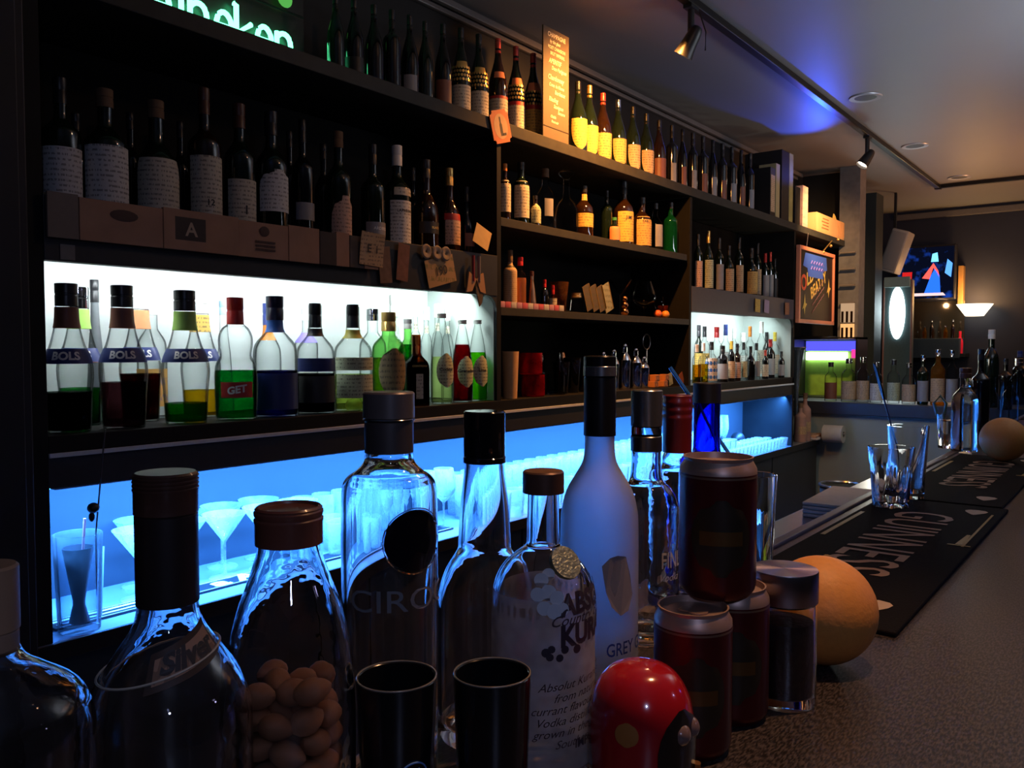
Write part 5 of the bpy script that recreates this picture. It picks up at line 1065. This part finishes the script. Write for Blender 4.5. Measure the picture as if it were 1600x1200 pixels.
# 7 frosted bottle
t, rf, loc = real_bottle('vodka_bottle', 'tall frosted bluish vodka bottle with long black neck foil', 937, .87, [(676, 23, 'c'), (700, 23.5), (722, 27), (745, 40), (765, 51), (790, 58), (830, 61), (1000, 61), (1500, 60)], th=.003, mat=FROST, seg=56)
screw_cap(t, 934, .87, 556, 588, 25.5, pm('satin_black_cap', (.008, .008, .008), .2)); screw_cap(t, 934, .87, 571, 587, 26, pm('ring_silver', (.6, .6, .62), .2, .9), name='silver_ring'); screw_cap(t, 934, .87, 588, 680, 25, pm('black_foil', (.008, .008, .009), .3), name='neck_foil')
ca = cam_ang(loc); BI = pm('blue_print', (.03, .06, .28), .5)
wraptext(t, 'GREY GOOSE', .019, rf, zpx(937, 1010, .87, 0.041), ca + 1.16, BI, bold=.01, eps=.001, narrow=.70, slant=.06)
bm = NB(); z0 = zpx(937, 960, .87, 0.041); tt0 = ca + .55
pl = [(-.020, .052), (-.012, .060), (-.004, .062), (.006, .060), (.012, .040), (.016, .020), (.010, .004), (.0, .0), (-.010, .010), (-.016, .026)]
bm.faces.new([bm.verts.new(((rf(z0 + z) + .001) * math.cos(tt0 + x / rf(z0)), (rf(z0 + z) + .001) * math.sin(tt0 + x / rf(z0)), z0 + z)) for x, z in pl]); link('goose_print', bm, pm('goose_grey', (.30, .27, .28), .6), t, False)
# 8 glacier bottle
t, rf, loc = real_bottle('vodka_bottle', 'clear vodka bottle with silver cap and rippled shoulder behind the upper can', 1010, .97, [(705, 23, 'c'), (735, 24), (752, 27), (762, 38), (785, 50), (815, 52), (1000, 52), (1500, 51)], mat=GLR, th=.0035, seg=40)
screw_cap(t, 1010, .97, 609, 665, 24.5, pm('pale_steel_cap', (.48, .46, .42), .22, .9)); screw_cap(t, 1010, .97, 665, 680, 23.5, GLC, name='glass_collar'); screw_cap(t, 1010, .97, 680, 704, 24.5, pm('dark_steel_ring', (.2, .19, .18), .3, .9), name='neck_ring')
ca = cam_ang(loc); wraptext(t, 'FINLANDIA', .026, rf, zpx(1010, 876, .97, 0.039), ca + 1.50, pm('silver_print', (.62, .66, .72), .5), bold=.01, narrow=.62, eps=.001); wraptext(t, 'Vodka', .012, rf, zpx(1010, 902, .97, 0.039), ca + .75, MATS['silver_print'], shear=.4, bold=0, eps=.001)
# 9 red cap bottle, 10 cobalt bottle
t, rf, loc = real_bottle('spirit_bottle', 'clear bottle with long dark red cap between silver-capped and cobalt bottles', 1058, 1.10, [(706, 20, 'c'), (716, 23), (728, 24), (740, 36), (760, 42), (800, 43), (1400, 42)], mat=GLR, seg=40)
screw_cap(t, 1058, 1.10, 617, 706, 22.5, pm('maroon_cap', (.16, .012, .012), .35, coat=.3), 3)
t, rf, loc = real_bottle('vodka_bottle', 'cobalt blue bottle with black cap behind the upper can', 1104, 1.19, [(628, 20, 'c'), (700, 21), (708, 26), (716, 34), (728, 40), (760, 42), (1300, 41)], mat=glass('cobalt_glass', (.06, .10, .95)), seg=40)
screw_cap(t, 1104, 1.19, 598, 629, 21.5, pm('matte_black_cap', (.012, .012, .012), .5))
# 11 cans
def can(u, t, vt, vb, hw, z0, label):
    p = fpos(u, (vt + vb) / 2, t); r = hw / F * t; H = .122; g = root('drinks_can', (p.x, p.y, z0), 0, label, 'can', 'dark red drinks cans in a small pile')
    bm = NB(); lathe(bm, [(r * .80, .0035), (r * .84, 0), (r * .97, .006), (r, .010), (r, H * .885)], 44); link('printed_wall', bm, pm('can_red', (.11, .014, .013), .32, .5, var=.2), g)
    bm = NB(); lathe(bm, [(r, H * .885), (r * .99, H * .92), (r * .90, H * .965), (r * .885, H * .975), (r * .91, H), (r * .865, H), (r * .84, H * .955), (0, H * .955)], 44); AE = link('aluminium_end', bm, pm('aluminium', (.48, .34, .28), .42, .6), g)
    bm = NB(); lathe(bm, [(0, .006), (r * .78, .006), (r * .80, .0035)], 44); link('can_base', bm, MATS['aluminium'], g)
    bm = NB(); lathe(bm, [(0, H * .958), (.009, H * .958), (.009, H * .968), (0, H * .968)], 16, .004, .0); box(bm, -.012, .004, -.006, .006, H * .958, H * .966, .001); link('pull_tab', bm, MATS['aluminium'], AE)
    ca = cam_ang((p.x, p.y)); rf = lambda z: r
    band(g, rf, H * .18, H * .72, ca + .1, .8, pm('can_dark_print', (.03, .02, .01), .4), 'oval', name='oval_print', eps=.0004); band(g, rf, H * .40, H * .50, ca + .1, .55, pm('can_gold_print', (.16, .08, .02), .4, .5), name='band_print', eps=.0009)
    bm = NB(); lathe(bm, [(r + .0003, H * .86), (r + .0003, H * .875)], 44); link('rim_line', bm, pm('can_line', (.25, .16, .10), .4, .5), g)
    return g
can(1082, .706, 945, 1166, 60, 1.1006, 'nearer lower can standing in front of the pile')
can(1143, .770, 935, 1120, 56, 1.1006, 'further lower can, half hidden under the upper one')
can(1121, .737, 716, 945, 59, 1.2232, 'upper can balanced on the two lower ones')
# 12 jar with steel lid
p = fpos(1224, 1000, .80); g = root('storage_jar', (p.x, p.y, 1.1006), 0, 'glass jar of dark contents with a brushed steel lid beside the cans', 'jar'); r = 51 / F * .80
bm = NB(); lathe(bm, smooth_prof([(0, .0), (r * .9, 0, 'c'), (r * .97, .006), (r * .97, .088), (r * .90, .098), (r * .88, .104, 'c'), (r * .80, .104, 'c'), (r * .88, .085), (r * .90, .010), (0, .008)], 3), 44); link('glass_wall', bm, GLC, g)
bm = NB(); lathe(bm, [(0, .0085), (r * .87, .0105), (r * .87, .080), (0, .083)], 30); link('contents', bm, pm('dark_beans', (.015, .010, .014), .7, var=.6, scale=160, bump=1.), g)
bm = NB(); lathe(bm, [(0, .0985), (r * .99, .0985), (r, .100), (r, .127), (r * .985, .1285), (0, .1285)], 48)
def brushed():
    m, nt, N, L = newmat('radial_steel'); b = N['Principled BSDF']; b.inputs['Metallic'].default_value = 1; b.inputs['Roughness'].default_value = .32; b.inputs['Anisotropic'].default_value = .8
    b.inputs['Base Color'].default_value = (.50, .44, .46, 1); tg = N.new('ShaderNodeTangent'); tg.direction_type = 'RADIAL'; tg.axis = 'Z'; L.new(tg.outputs[0], b.inputs['Tangent'])
    tc = N.new('ShaderNodeTexCoord'); gr = N.new('ShaderNodeTexNoise'); gr.inputs['Scale'].default_value = 300; L.new(tc.outputs['Object'], gr.inputs['Vector']); bp = N.new('ShaderNodeBump'); bp.inputs['Strength'].default_value = .08; L.new(gr.outputs['Fac'], bp.inputs['Height']); L.new(bp.outputs[0], b.inputs['Normal']); return m
link('lid', bm, brushed(), g)
# 14 dark cups
for u, v, hw, label in ((620, 1056, 63, 'dark glass cup with thin bright rim, left of the front pair'), (769, 1050, 61, 'black cup with faint rim, right of the front pair')):
    t_ = .545; p = fpos(u, v, t_); h = p.z - 1.1006; r = hw / F * t_; g = root('black_tumbler', (p.x, p.y, 1.1006), 0, label, 'cup', 'pair of dark cups in front of the vodka bottles')
    bm = NB(); lathe(bm, [(0, 0), (r * .80, 0), (r * .84, .003), (r * .985, h * .9), (r, h - .0008), (r - .0008, h), (r - .0018, h - .0008), (r * .82, .006), (0, .006)], 48); link('cup_wall', bm, pm('black_cup_glass', (.006, .007, .008), .16, coat=.4), g)
    bm = NB(); tube(bm, [((r - .0006) * math.cos(a), (r - .0006) * math.sin(a), h) for a in [i * PI / 30 for i in range(61)]], .0006, 6); link('rim', bm, pm('cup_rim', (.42, .42, .38) if u < 700 else (.16, .17, .18), .15, .6), g)
    if u < 700:
        ca = cam_ang((p.x, p.y)); bm = NB(); z0 = zpx(u, 1185, t_)
        rfc = lambda z: r * .84 + (r * .145) * (z - .003) / (h * .9)
        def P_(a, rr): aa = ca + .42 + rr * math.cos(a) / r; zz = z0 + rr * math.sin(a); R = rfc(zz) + .0008; return (R * math.cos(aa), R * math.sin(aa), zz)
        tube(bm, [P_(a, .011) for a in [i * PI / 14 for i in range(29)]], .0006, 5); [tube(bm, [P_(a0, .008), P_(a0 + .8, .004)], .0004, 4) for a0 in (0, 1, 2, 3, 4, 5)]; link('crest_print', bm, pm('pale_blue_print', (.15, .35, .85), .4), g)
# 15 red doll
p = fpos(1001, 1120, .628); r = 82 / F * .628; g = root('red_round_doll', (p.x, p.y, 1.1006), 0, 'shiny red rounded paper-mache doll with dark face hollow and gold trim', 'doll')
bm = NB(); lathe(bm, smooth_prof([(0, 0), (r * .70, .0, 'c'), (r * .93, .012), (r, .035), (r * 1.0, .060), (r * .90, .080), (r * .66, .095), (r * .34, .1015), (0, .103)], 5), 48); link('doll_body', bm, pm('red_lacquer', (.42, .010, .018), .16, coat=.8, var=.2, scale=20), g)
ca = cam_ang((p.x, p.y)); fa = ca + .98; rfd = rf_of(smooth_prof([(0, 0), (r * .70, .0, 'c'), (r * .93, .012), (r, .035), (r * 1.0, .060), (r * .90, .080), (r * .66, .095), (r * .34, .1015), (0, .103)], 5))
band(g, rfd, .016, .078, fa - .08, .60, pm('doll_face_dark', (.012, .010, .010), .25, coat=.5), 'oval', name='face_panel', eps=.0012); 
def eye(da, z, rr, m, nm): 
    a = fa + da; R = rfd(z) - .0035; bm = NB(); ellipsoid(bm, (R * math.cos(a), R * math.sin(a), z), (rr, rr, rr), None, 16, 10); return link(nm, bm, m, g)
eye(-.10, .060, .0085, pm('doll_eye', (.18, .12, .11), .2, coat=.6), 'eye'); eye(.32, .060, .0085, MATS['doll_eye'], 'eye')
bm = NB(); tube(bm, [((rfd(z) + .003) * math.cos(a), (rfd(z) + .003) * math.sin(a), z) for a, z in [(fa + .40 * math.sin(q) - .05, .030 - .016 * math.cos(q)) for q in [i * PI / 10 - PI / 1.6 for i in range(13)]]], .003, 8); link('gold_collar', bm, pm('doll_gold', (.85, .42, .15), .22, .9), g)
band(g, rfd, .055, .072, ca - .25, .22, pm('doll_ochre', (.42, .16, .04), .4), 'oval', name='gold_patch', eps=.0008)
# glasses on the mat
def ribbed(u, t_, vt, vb, hw, hb, label, name, stuff=None, n=10):
    pb = at(u, vb, z=1.1066); h = .0; dd = depth(pb); hd = math.hypot(pb.x, pb.y); d = ray(u, vt); h = EYE + d.z * hd / math.hypot(d.x, d.y) - 1.1066; r1, r0 = hw / F * dd, hb / F * dd
    g = root(name, (pb.x, pb.y, 1.1066), 0, label, 'glass'); bm = NB(); seg = 60; prof = [(0, 0, 0), (r0, 0, 0), (r0, .004, 1), (r0 + (r1 - r0) * .68, h * .68, 1), (r0 + (r1 - r0) * .74, h * .74, 0), (r1, h, 0), (r1 - .0025, h, 0), (r0 + (r1 - r0) * .7 - .004, h * .72, 0), (r0 - .005, .012, 0), (0, .012, 0)]; rings = []
    for r, z, q in prof:
        if r == 0: rings.append([bm.verts.new((0, 0, z))]); continue
        rings.append([bm.verts.new(((r * (1 - .05 * q * abs(math.sin(n * a / 2)) * (1 if name != 'pint_glass' else 0))) * math.cos(a), r * (1 - .05 * q * abs(math.sin(n * a / 2)) * (1 if name != 'pint_glass' else 0)) * math.sin(a), z)) for a in [2 * PI * i / seg for i in range(seg)]])
    for A, B in zip(rings, rings[1:]):
        for i in range(seg):
            j = (i + 1) % seg
            if len(A) == 1: bm.faces.new((A[0], B[j], B[i]))
            elif len(B) == 1: bm.faces.new((A[i], A[j], B[0]))
            else: bm.faces.new((A[i], A[j], B[j], B[i]))
    link('glass_wall', bm, GLC, g); return g, pb, h
ribbed(1391, 0, 698, 790, 34, 27, 'ribbed clear tumbler standing on the bar mat in front of the pint glass', 'ribbed_tumbler')
g, pb, h = ribbed(1417, 0, 665, 776, 30, 24, 'taller smooth glass on the bar mat holding a long fork', 'pint_glass')
def leaning(name, label, cat, base, top, build): 
    t = root(name, base, 0, label, cat); build(t, Vector(top) - Vector(base)); return t
def fork(t, d):
    R = d.normalized().to_track_quat('Z', 'Y').to_matrix().to_4x4(); L_ = d.length; bm = NB(); tube(bm, [R @ Vector((0, 0, z)) for z in (0, L_ * .25, L_ * .5, L_ * .72)], [.0022, .0018, .0018, .0022], 8); link('twisted_stem', bm, pm('dark_steel', (.10, .09, .09), .3, .9), t)
    for k in (-1, 0, 1): bm = NB(); tube(bm, [R @ Vector((k * .003, 0, L_ * .72)), R @ Vector((k * .009, 0, L_ * .80)), R @ Vector((k * .009, 0, L_))], [.0022, .0020, .0010], 7); link('tine', bm, MATS['dark_steel'], t)
dp = depth(pb); leaning('cocktail_fork', 'long dark fork leaning out of the tall glass on the mat', 'fork', Vector(pb) + Vector((.004, 0, .016)), fpos(1366, 568, dp), fork)
# napkins on the rail
t = root('napkin_stack', (-.625, 2.27, 1.0105), .05, 'stack of white napkins on the rail behind the bar', 'napkins')
for k in range(4): bm = NB(); box(bm, -.085, .085, -.15, .15, .010 * k, .010 * k + .0095, .003); link('napkin_fold', bm, pm('napkin_white', (.62, .62, .60), .9, bump=.2), t)
# mug and straw behind the cans
p = at(1186, 862, z=1.10); 
t = root('glass_mug', (-.464, 1.18, 1.1006), 0, 'clear glass half hidden behind the upper can', 'glass'); link('glass_wall', tumbler_mesh(.155, .028, .034, .003, 32, .012), GLC, t)
t = root('blue_straw', (-.464, 1.18, 1.1135), 0, 'blue glowing straw standing in the glass behind the red-capped bottle', 'straw'); p = fpos(1047, 574, 1.5) 
bm = NB(); tube(bm, [(.012, .004, 0), (-.021, -.002, .148), tuple(fpos(1047, 574, 1.27) - Vector((-.464, 1.18, 1.1135)))], .003, 8); link('straw_tube', bm, pm('blue_straw', (.05, .3, .9), .3), t)
# further things on the bar
def sbar(u, vt, vb, hw, kind, label, body, cap, labels=(), name='bar_bottle', liquid=None, zt=1.1006, **k):
    p = at(u, vb, z=zt); dd = depth(p); hd = math.hypot(p.x, p.y); d = ray(u, vt); H = EYE + d.z * hd / math.hypot(d.x, d.y) - zt
    return bottle(name, label, 'bottle', 'bottles at the far part of the bar', (p.x, p.y, zt), H, hw / F * dd, kind=kind, body=body, cap=cap, labels=labels, liquid=liquid, face=-1.0, **k)
sbar(1506, 575, 704, 19, 'gin', 'clear blue-tinted bottle at the far end of the mats', GLC, 'brown', name='clear_bottle', zt=1.1072)
BT = thin('dim_clear_glass', (.75, .80, .85), rim=.7, edge=.5)
t = root('glass_jug', tuple(at(1478, 700, z=1.1072)), 0, 'small glass jug with loop handle left of the clear bottle', 'jug'); link('glass_wall', tumbler_mesh(.115, .024, .030, .0025, 28, .01), GLC, t)
bm = NB(); tube(bm, [(-.026, 0, .10), (-.040, 0, .150), (-.020, 0, .175), (-.002, 0, .15), (-.010, 0, .10)], .005, 8); link('loop_handle', bm, pm('green_tinted_handle', (.12, .22, .17), .2), t)
for u, vt, vb, hw, kd, body, cap, lab in ((1530, 545, 690, 13, 'tall', TBK, 'black', 'black bottle just right of the clear one'), (1549, 588, 672, 13, 'squat', BT, None, 'wide clear bottle behind the far grapefruit, left'), (1577, 585, 664, 12, 'squat', BT, None, 'wide clear bottle behind the far grapefruit, right'),
                                       (1590, 560, 655, 13, 'gin', BT, 'silver', 'clear bottle at the right picture edge'), (1547, 515, 636, 11, 'gin', TDK, 'white', 'tall dark bottle with slim pale neck under the wall lamp'), (1570, 560, 640, 10, 'tall', TBK, 'black', 'dark bottle behind the clear jars'), (1530, 575, 645, 10, 'whisky', TBR, 'brown', 'brown bottle behind the black one'), (1592, 548, 632, 10, 'whisky', TBK, 'blue', 'blue-capped bottle at the right edge, back')):
    sbar(u, vt, vb, hw, kd, lab, body, cap)
for u, vt, hw, kd, body, cap, lb, lab in ((1298, 566, 9, 'gin', TG, 'black', BROWNL, 'clear bottle with black cap in front of the green glow'), (1326, 560, 11, 'gin', TG, 'silver', TAN, 'clear bottle with wide tan label, second on the return bar'), (1348, 558, 9, 'gin', TG, 'silver', TAN, 'clear bottle with tan label, third on the return bar'),
                                        (1369, 566, 9, 'gin', TG, 'silver', WHITE, 'clear bottle with white label behind the fork'), (1396, 562, 9, 'gin', TG, 'black', SAGE, 'clear bottle with small sage label below the oval lamp'), (1420, 567, 10, 'squat', TG, 'silver', TAN, 'clear bottle with broad tan label right of the oval lamp'),
                                        (1442, 555, 8, 'whisky', TDK, 'silver', GREY, 'dark green bottle with grey label'), (1465, 546, 10, 'whisky', TBR, 'silver', TAN, 'golden brown bottle glowing amber at the shoulder'), (1487, 547, 8, 'whisky', TG, 'silver', GREY, 'clear bottle with grey label next to the amber one')):
    p = at(u, 600, y=5.52); d = ray(u, vt); H = EYE + d.z * math.hypot(p.x, p.y) / math.hypot(d.x, d.y) - 1.101; rad = hw / F * depth(p)
    bottle('bar_bottle', lab, 'bottle', 'bottles along the return bar', (p.x, p.y, 1.101), H, rad, kind=kd, body=body if 'amber at' not in lab else thin('honey_glass', (.85, .45, .05), .1, (.9, .5, .1), .6, .3), cap=cap, labels=[(.06, .48, lb, 1.4)], face=-1.25, seg=18)

# ------------------------------------------------------------------ far corner
# brick column with poster strips
bm = NB(); box(bm, -1.735, -1.60, 5.90, 6.04, 1.51, 2.68, .002)
col = tag(link('brick_column', bm, pm('grey_stone', (.16, .15, .15), .8, var=.4, scale=22, bump=.5), None, False), 'narrow grey column rising to the ceiling beyond the crate', 'column')
for k in range(3): bm = NB(); box(bm, -1.595, -1.588, 5.91, 6.03, 2.12 - .22 * k, 2.135 - .22 * k); bm.free()
# lit display niche under it
t = root('lit_display_niche', (-1.82, 6.0, 1.10), 0, 'small glowing display niche with green backing behind the return bar', 'display niche')
bm = NB(); box(bm, -.21, -.20, -.13, .13, 0, .42); link('side', bm, BLACK, t, False); bm = NB(); box(bm, .215, .225, -.13, .13, 0, .42); link('side', bm, BLACK, t, False)
bm = NB(); box(bm, -.21, .225, -.13, .13, .405, .42); link('top', bm, BLACK, t, False); bm = NB(); box(bm, -.20, .215, .11, .12, 0, .405); link('back_panel', bm, pm('grass_green_panel', (.35, .75, .08), .6, var=.5, scale=14), t, False)
bm = NB(); box(bm, -.20, .215, -.13, .12, 0, .005); link('bottom', bm, BLACK, t, False)
bm = NB(); box(bm, -.19, .10, .085, .105, .26, .315, .004); link('tube_light', bm, em('tube_white', (.85, .95, 1.0), 5), t, False)
bm = NB(); box(bm, -.19, .16, .085, .105, .325, .395, .004); link('blue_light_panel', bm, em('tube_blue', (.08, .08, 1.0), 1.6), t, False)
bm = NB(); box(bm, .13, .19, .080, .10, .275, .335, .004); link('pink_light', bm, em('tube_pink', (1.0, .05, .35), 1.2), t, False)
# warm shelf strip above it
t = root('warm_glass_shelf', (-1.665, 5.885, 1.51), 0, 'narrow warmly lit rack of bottles on the column face', 'rack')
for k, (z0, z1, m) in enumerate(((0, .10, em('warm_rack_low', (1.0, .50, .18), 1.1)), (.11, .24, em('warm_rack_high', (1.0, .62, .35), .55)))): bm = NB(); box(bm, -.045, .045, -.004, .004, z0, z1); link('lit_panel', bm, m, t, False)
for k in range(6): bm = NB(); cyl(bm, .008, .0 + .11 * (k // 3), .075 + .11 * (k // 3), 8, -.03 + .03 * (k % 3), -.012); link('small_bottle', bm, TBR, t)
for z in (-.004, .10, .24, .36, .47, .58): bm = NB(); box(bm, -.05, .05, -.03, .0, z, z + .006); link('rack_shelf', bm, pm('rack_metal', (.30, .25, .22), .4, .4), t, False)
# tall dark partition
bm = NB(); box(bm, -1.93, -1.66, 6.55, 6.75, 0, 2.60, .002); struct('wall_partition', bm, pm('teal_black', (.02, .028, .032), .6))
bm = NB(); box(bm, -2.04, -1.745, 6.06, 6.12, 1.53, 2.68); struct('wall_recess', bm, BLACK)
bm = NB(); box(bm, -1.80, -1.66, 6.543, 6.549, 1.9, 2.5); bm.free()
# lamp post with oval light
t = root('oval_light_sign', (-1.60, 7.0, 0), 0, 'tall teal panel with a glowing white oval light', 'light sign')
bm = NB(); box(bm, -.105, .095, 0, .10, 0, 1.98, .004); link('panel', bm, pm('teal_panel', (.10, .16, .17), .5, var=.2), t, False)
for x in (-.110, .092): bm = NB(); box(bm, x, x + .012, -.008, .0, .6, 1.98, .002); link('pink_edge_trim', bm, pm('pink_wood', (.35, .18, .15), .5), t, False)
bm = NB(); ellipsoid(bm, (-.005, -.004, 1.72), (.058, .022, .205), None, 28, 18); link('oval_lamp', bm, em('oval_white', (.80, .97, 1.0), 7), t)
area('oval_lamp_light', (-1.60, 6.93, 1.72), .10, .36, 1.6, (.75, .95, 1.0), (-1.35, 5.9, 1.5))
bm = NB(); box(bm, -.10, .09, -.035, -.01, 1.92, 2.0, .004); link('top_cap', bm, pm('mint_cap', (.35, .50, .48), .5), t, False)
# slanted loudspeaker
t = root('loudspeaker', (-1.70, 7.12, 2.05), 0, 'pale slanted loudspeaker mounted high beside the screen', 'loudspeaker')
bm = NB(); box(bm, -.065, .065, -.10, .10, 0, .34, .012); bmesh.ops.rotate(bm, verts=bm.verts, matrix=Matrix.Rotation(.32, 3, 'Y')); link('cabinet', bm, pm('pale_grey_case', (.42, .42, .42), .5), t)
bm = NB(); box(bm, -.055, .055, -.106, -.10, .02, .32, .003); bmesh.ops.rotate(bm, verts=bm.verts, matrix=Matrix.Rotation(.32, 3, 'Y')); link('grille', bm, pm('grey_grille', (.30, .30, .31), .7, bump=.5, scale=400), t)
bm = NB(); box(bm, .03, .05, -.01, .01, .25, .63, .002); link('ceiling_bracket', bm, BLACK, t, False)
# screen
t = root('television', (-1.60, 8.04, 1.88), 0, 'wall television showing a blue and red stage scene', 'television')
bm = NB(); box(bm, -.255, .225, -.02, .05, -.01, .465, .006); link('case', bm, pm('tv_case', (.03, .03, .035), .3), t, False)
bm = NB(); box(bm, -.10, .10, .05, .13, .1, .3); link('wall_mount', bm, BLACK, t, False)
def tvmat():
    m, nt, N, L = newmat('screen_picture'); N.remove(N['Principled BSDF']); e = N.new('ShaderNodeEmission'); tc = N.new('ShaderNodeTexCoord'); vo = N.new('ShaderNodeTexNoise'); vo.inputs['Scale'].default_value = 9; vo.inputs['Detail'].default_value = 3
    L.new(tc.outputs['Object'], vo.inputs['Vector']); cr = N.new('ShaderNodeValToRGB'); es_ = cr.color_ramp.elements; es_[0].position = .56; es_[0].color = (.004, .006, .02, 1); es_[1].position = .80; es_[1].color = (.02, .12, .9, 1)
    L.new(vo.outputs['Fac'], cr.inputs[0]); L.new(cr.outputs[0], e.inputs[0]); e.inputs[1].default_value = .6; L.new(e.outputs[0], N['Material Output'].inputs[0]); return m
bm = NB(); box(bm, -.24, .21, -.024, -.021, .005, .45); link('screen', bm, tvmat(), t, False)
def scr(pl, col, s, nm): bm = NB(); bm.faces.new([bm.verts.new((x, -.0265, z)) for x, z in pl]); return link('picture_patch', bm, em(nm, col, s), t, False)
scr([(-.02, .05), (.11, .04), (.10, .20), (.06, .26), (.03, .20)], (.02, .15, 1.0), 1.5, 'tv_blue'); scr([(.03, .32), (.09, .32), (.08, .40), (.04, .39)], (.15, .6, 1.0), 2.2, 'tv_cyan'); scr([(-.04, .18), (.02, .17), (.05, .27), (.10, .18), (.09, .24), (.05, .31)], (1.0, .10, .08), 1.6, 'tv_red')
scr([(-.21, .07), (-.13, .07), (-.12, .24), (-.20, .24)], (.8, .02, .02), .9, 'tv_dim_red'); scr([(-.15, .025), (.15, .025), (.13, .05), (-.13, .05)], (.9, .6, .6), 1.4, 'tv_pale'); scr([(.14, .22), (.19, .18), (.20, .30), (.16, .34)], (.1, .35, 1.), 1.6, 'tv_sky')
# back shelf under the screen
t = root('far_wall_shelf', (-1.56, 8.02, 1.50), 0, 'navy shelf with glinting glasses under the television', 'shelf')
bm = NB(); box(bm, -.30, .24, -.10, .15, -.14, .03, .003); link('shelf_board', bm, pm('navy_shelf', (.05, .09, .14), .5), t, False)
bm = NB(); box(bm, -.30, .24, .12, .14, .03, .36); link('mirror', bm, pm('dark_mirror', (.25, .2, .15), .12, .9), t, False)
point('far_shelf_lamp_light', (-1.50, 7.95, 1.83), .7, (1.0, .62, .35), .02)
for k in range(9):
    h = .06 + .05 * ((k * 7) % 3); o = bottle('small_bottle', ['small clear', 'small amber', 'small dark'][k % 3] + ' bottle on the navy shelf under the television', 'bottle', 'small bottles under the television', (-1.82 + .055 * k, 7.97, 1.5305), h, .016, kind='mini', body=[TG, thin('honey_glass', (.85, .45, .05), .1), TBR][k % 3], cap='silver', seg=12)
# sconce
t = root('wall_lamp', (-1.225, 8.02, 1.72), 0, 'glowing white bowl-shaped wall lamp in the far corner', 'wall lamp')
bm = NB(); lathe(bm, [(.070, 0), (.140, .10), (.137, .10), (.066, .004), (0, .004), (0, 0), (.07, 0)], 32); link('glass_bowl', bm, em('lamp_glass', (1.0, .86, .62), 3.6), t)
bm = NB(); box(bm, -.03, .03, .05, .15, .03, .08, .004); link('wall_plate', bm, CAPS['gold'], t, False)
# lit frame edge, red candle, framed neon at the right edge
t = root('gilt_frame_edge', (-1.345, 8.10, 1.80), 0, 'narrow orange-lit frame right of the television', 'picture frame'); bm = NB(); box(bm, -.02, .02, -.03, .065, 0, .36, .003); link('frame_bar', bm, pm('gilt_wood', (.60, .32, .10), .4, .3), t, False)
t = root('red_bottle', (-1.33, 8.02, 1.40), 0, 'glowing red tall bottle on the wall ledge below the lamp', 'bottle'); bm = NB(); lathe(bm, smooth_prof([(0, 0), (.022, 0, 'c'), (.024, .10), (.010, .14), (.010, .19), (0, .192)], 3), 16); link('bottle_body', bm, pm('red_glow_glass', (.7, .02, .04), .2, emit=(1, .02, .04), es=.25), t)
bm = NB(); box(bm, -.05, .05, -.05, .15, -.03, -.0005); link('ledge', bm, BLACK, t, False)
t = root('framed_neon', (-.83, 8.10, 1.42), 0, 'framed blue and red light sign at the right picture edge', 'light sign'); bm = NB(); box(bm, -.03, .50, -.02, .065, 0, .52, .004); link('frame', bm, pm('red_brown_frame', (.40, .16, .10), .5), t, False)
bm = NB(); box(bm, .0, .48, -.026, -.021, .03, .49); link('picture', bm, pm('night_print', (.03, .04, .12), .4), t, False); bm = NB(); box(bm, .005, .05, -.032, -.027, .12, .34); link('neon_bar', bm, em('neon_blue', (.04, .10, 1.0), 2.5), t, False)
bm = NB(); box(bm, .005, .05, -.032, -.027, .06, .10); link('neon_bar', bm, em('neon_red', (1.0, .03, .06), 2), t, False)
# bin, bowl and paper roll
t = root('waste_bin', (-1.38, 4.85, 0), 0, 'dark bin with a shiny steel rim below the return bar', 'bin')
bm = NB(); lathe(bm, [(0, 0), (.10, 0), (.125, .66), (.120, .66), (.097, .01), (0, .01)], 28); link('bin_body', bm, pm('bin_grey', (.10, .13, .12), .4), t); bm = NB(); tube(bm, [(.125 * math.cos(a), .125 * math.sin(a), .665) for a in [i * PI / 16 for i in range(33)]], .009, 8); link('steel_rim', bm, pm('rim_steel', (.7, .62, .5), .2, .9), t)
t = root('paper_roll', (-1.60, 5.40, .90), 0, 'white paper roll on a holder under the return bar', 'paper roll'); bm = NB(); lathe(bm, [(.018, -.06), (.055, -.06), (.055, .06), (.018, .06)], 24, closed=True); bmesh.ops.rotate(bm, verts=bm.verts, matrix=Matrix.Rotation(PI / 2, 3, 'Y')); link('roll', bm, pm('paper_white', (.65, .62, .55), .8), t)
bm = NB(); tube(bm, [(-.075, 0, 0), (.07, 0, 0)], .008, 8); tube(bm, [(-.072, 0, 0), (-.072, .099, 0)], .008, 8); link('holder', bm, STEEL, t)
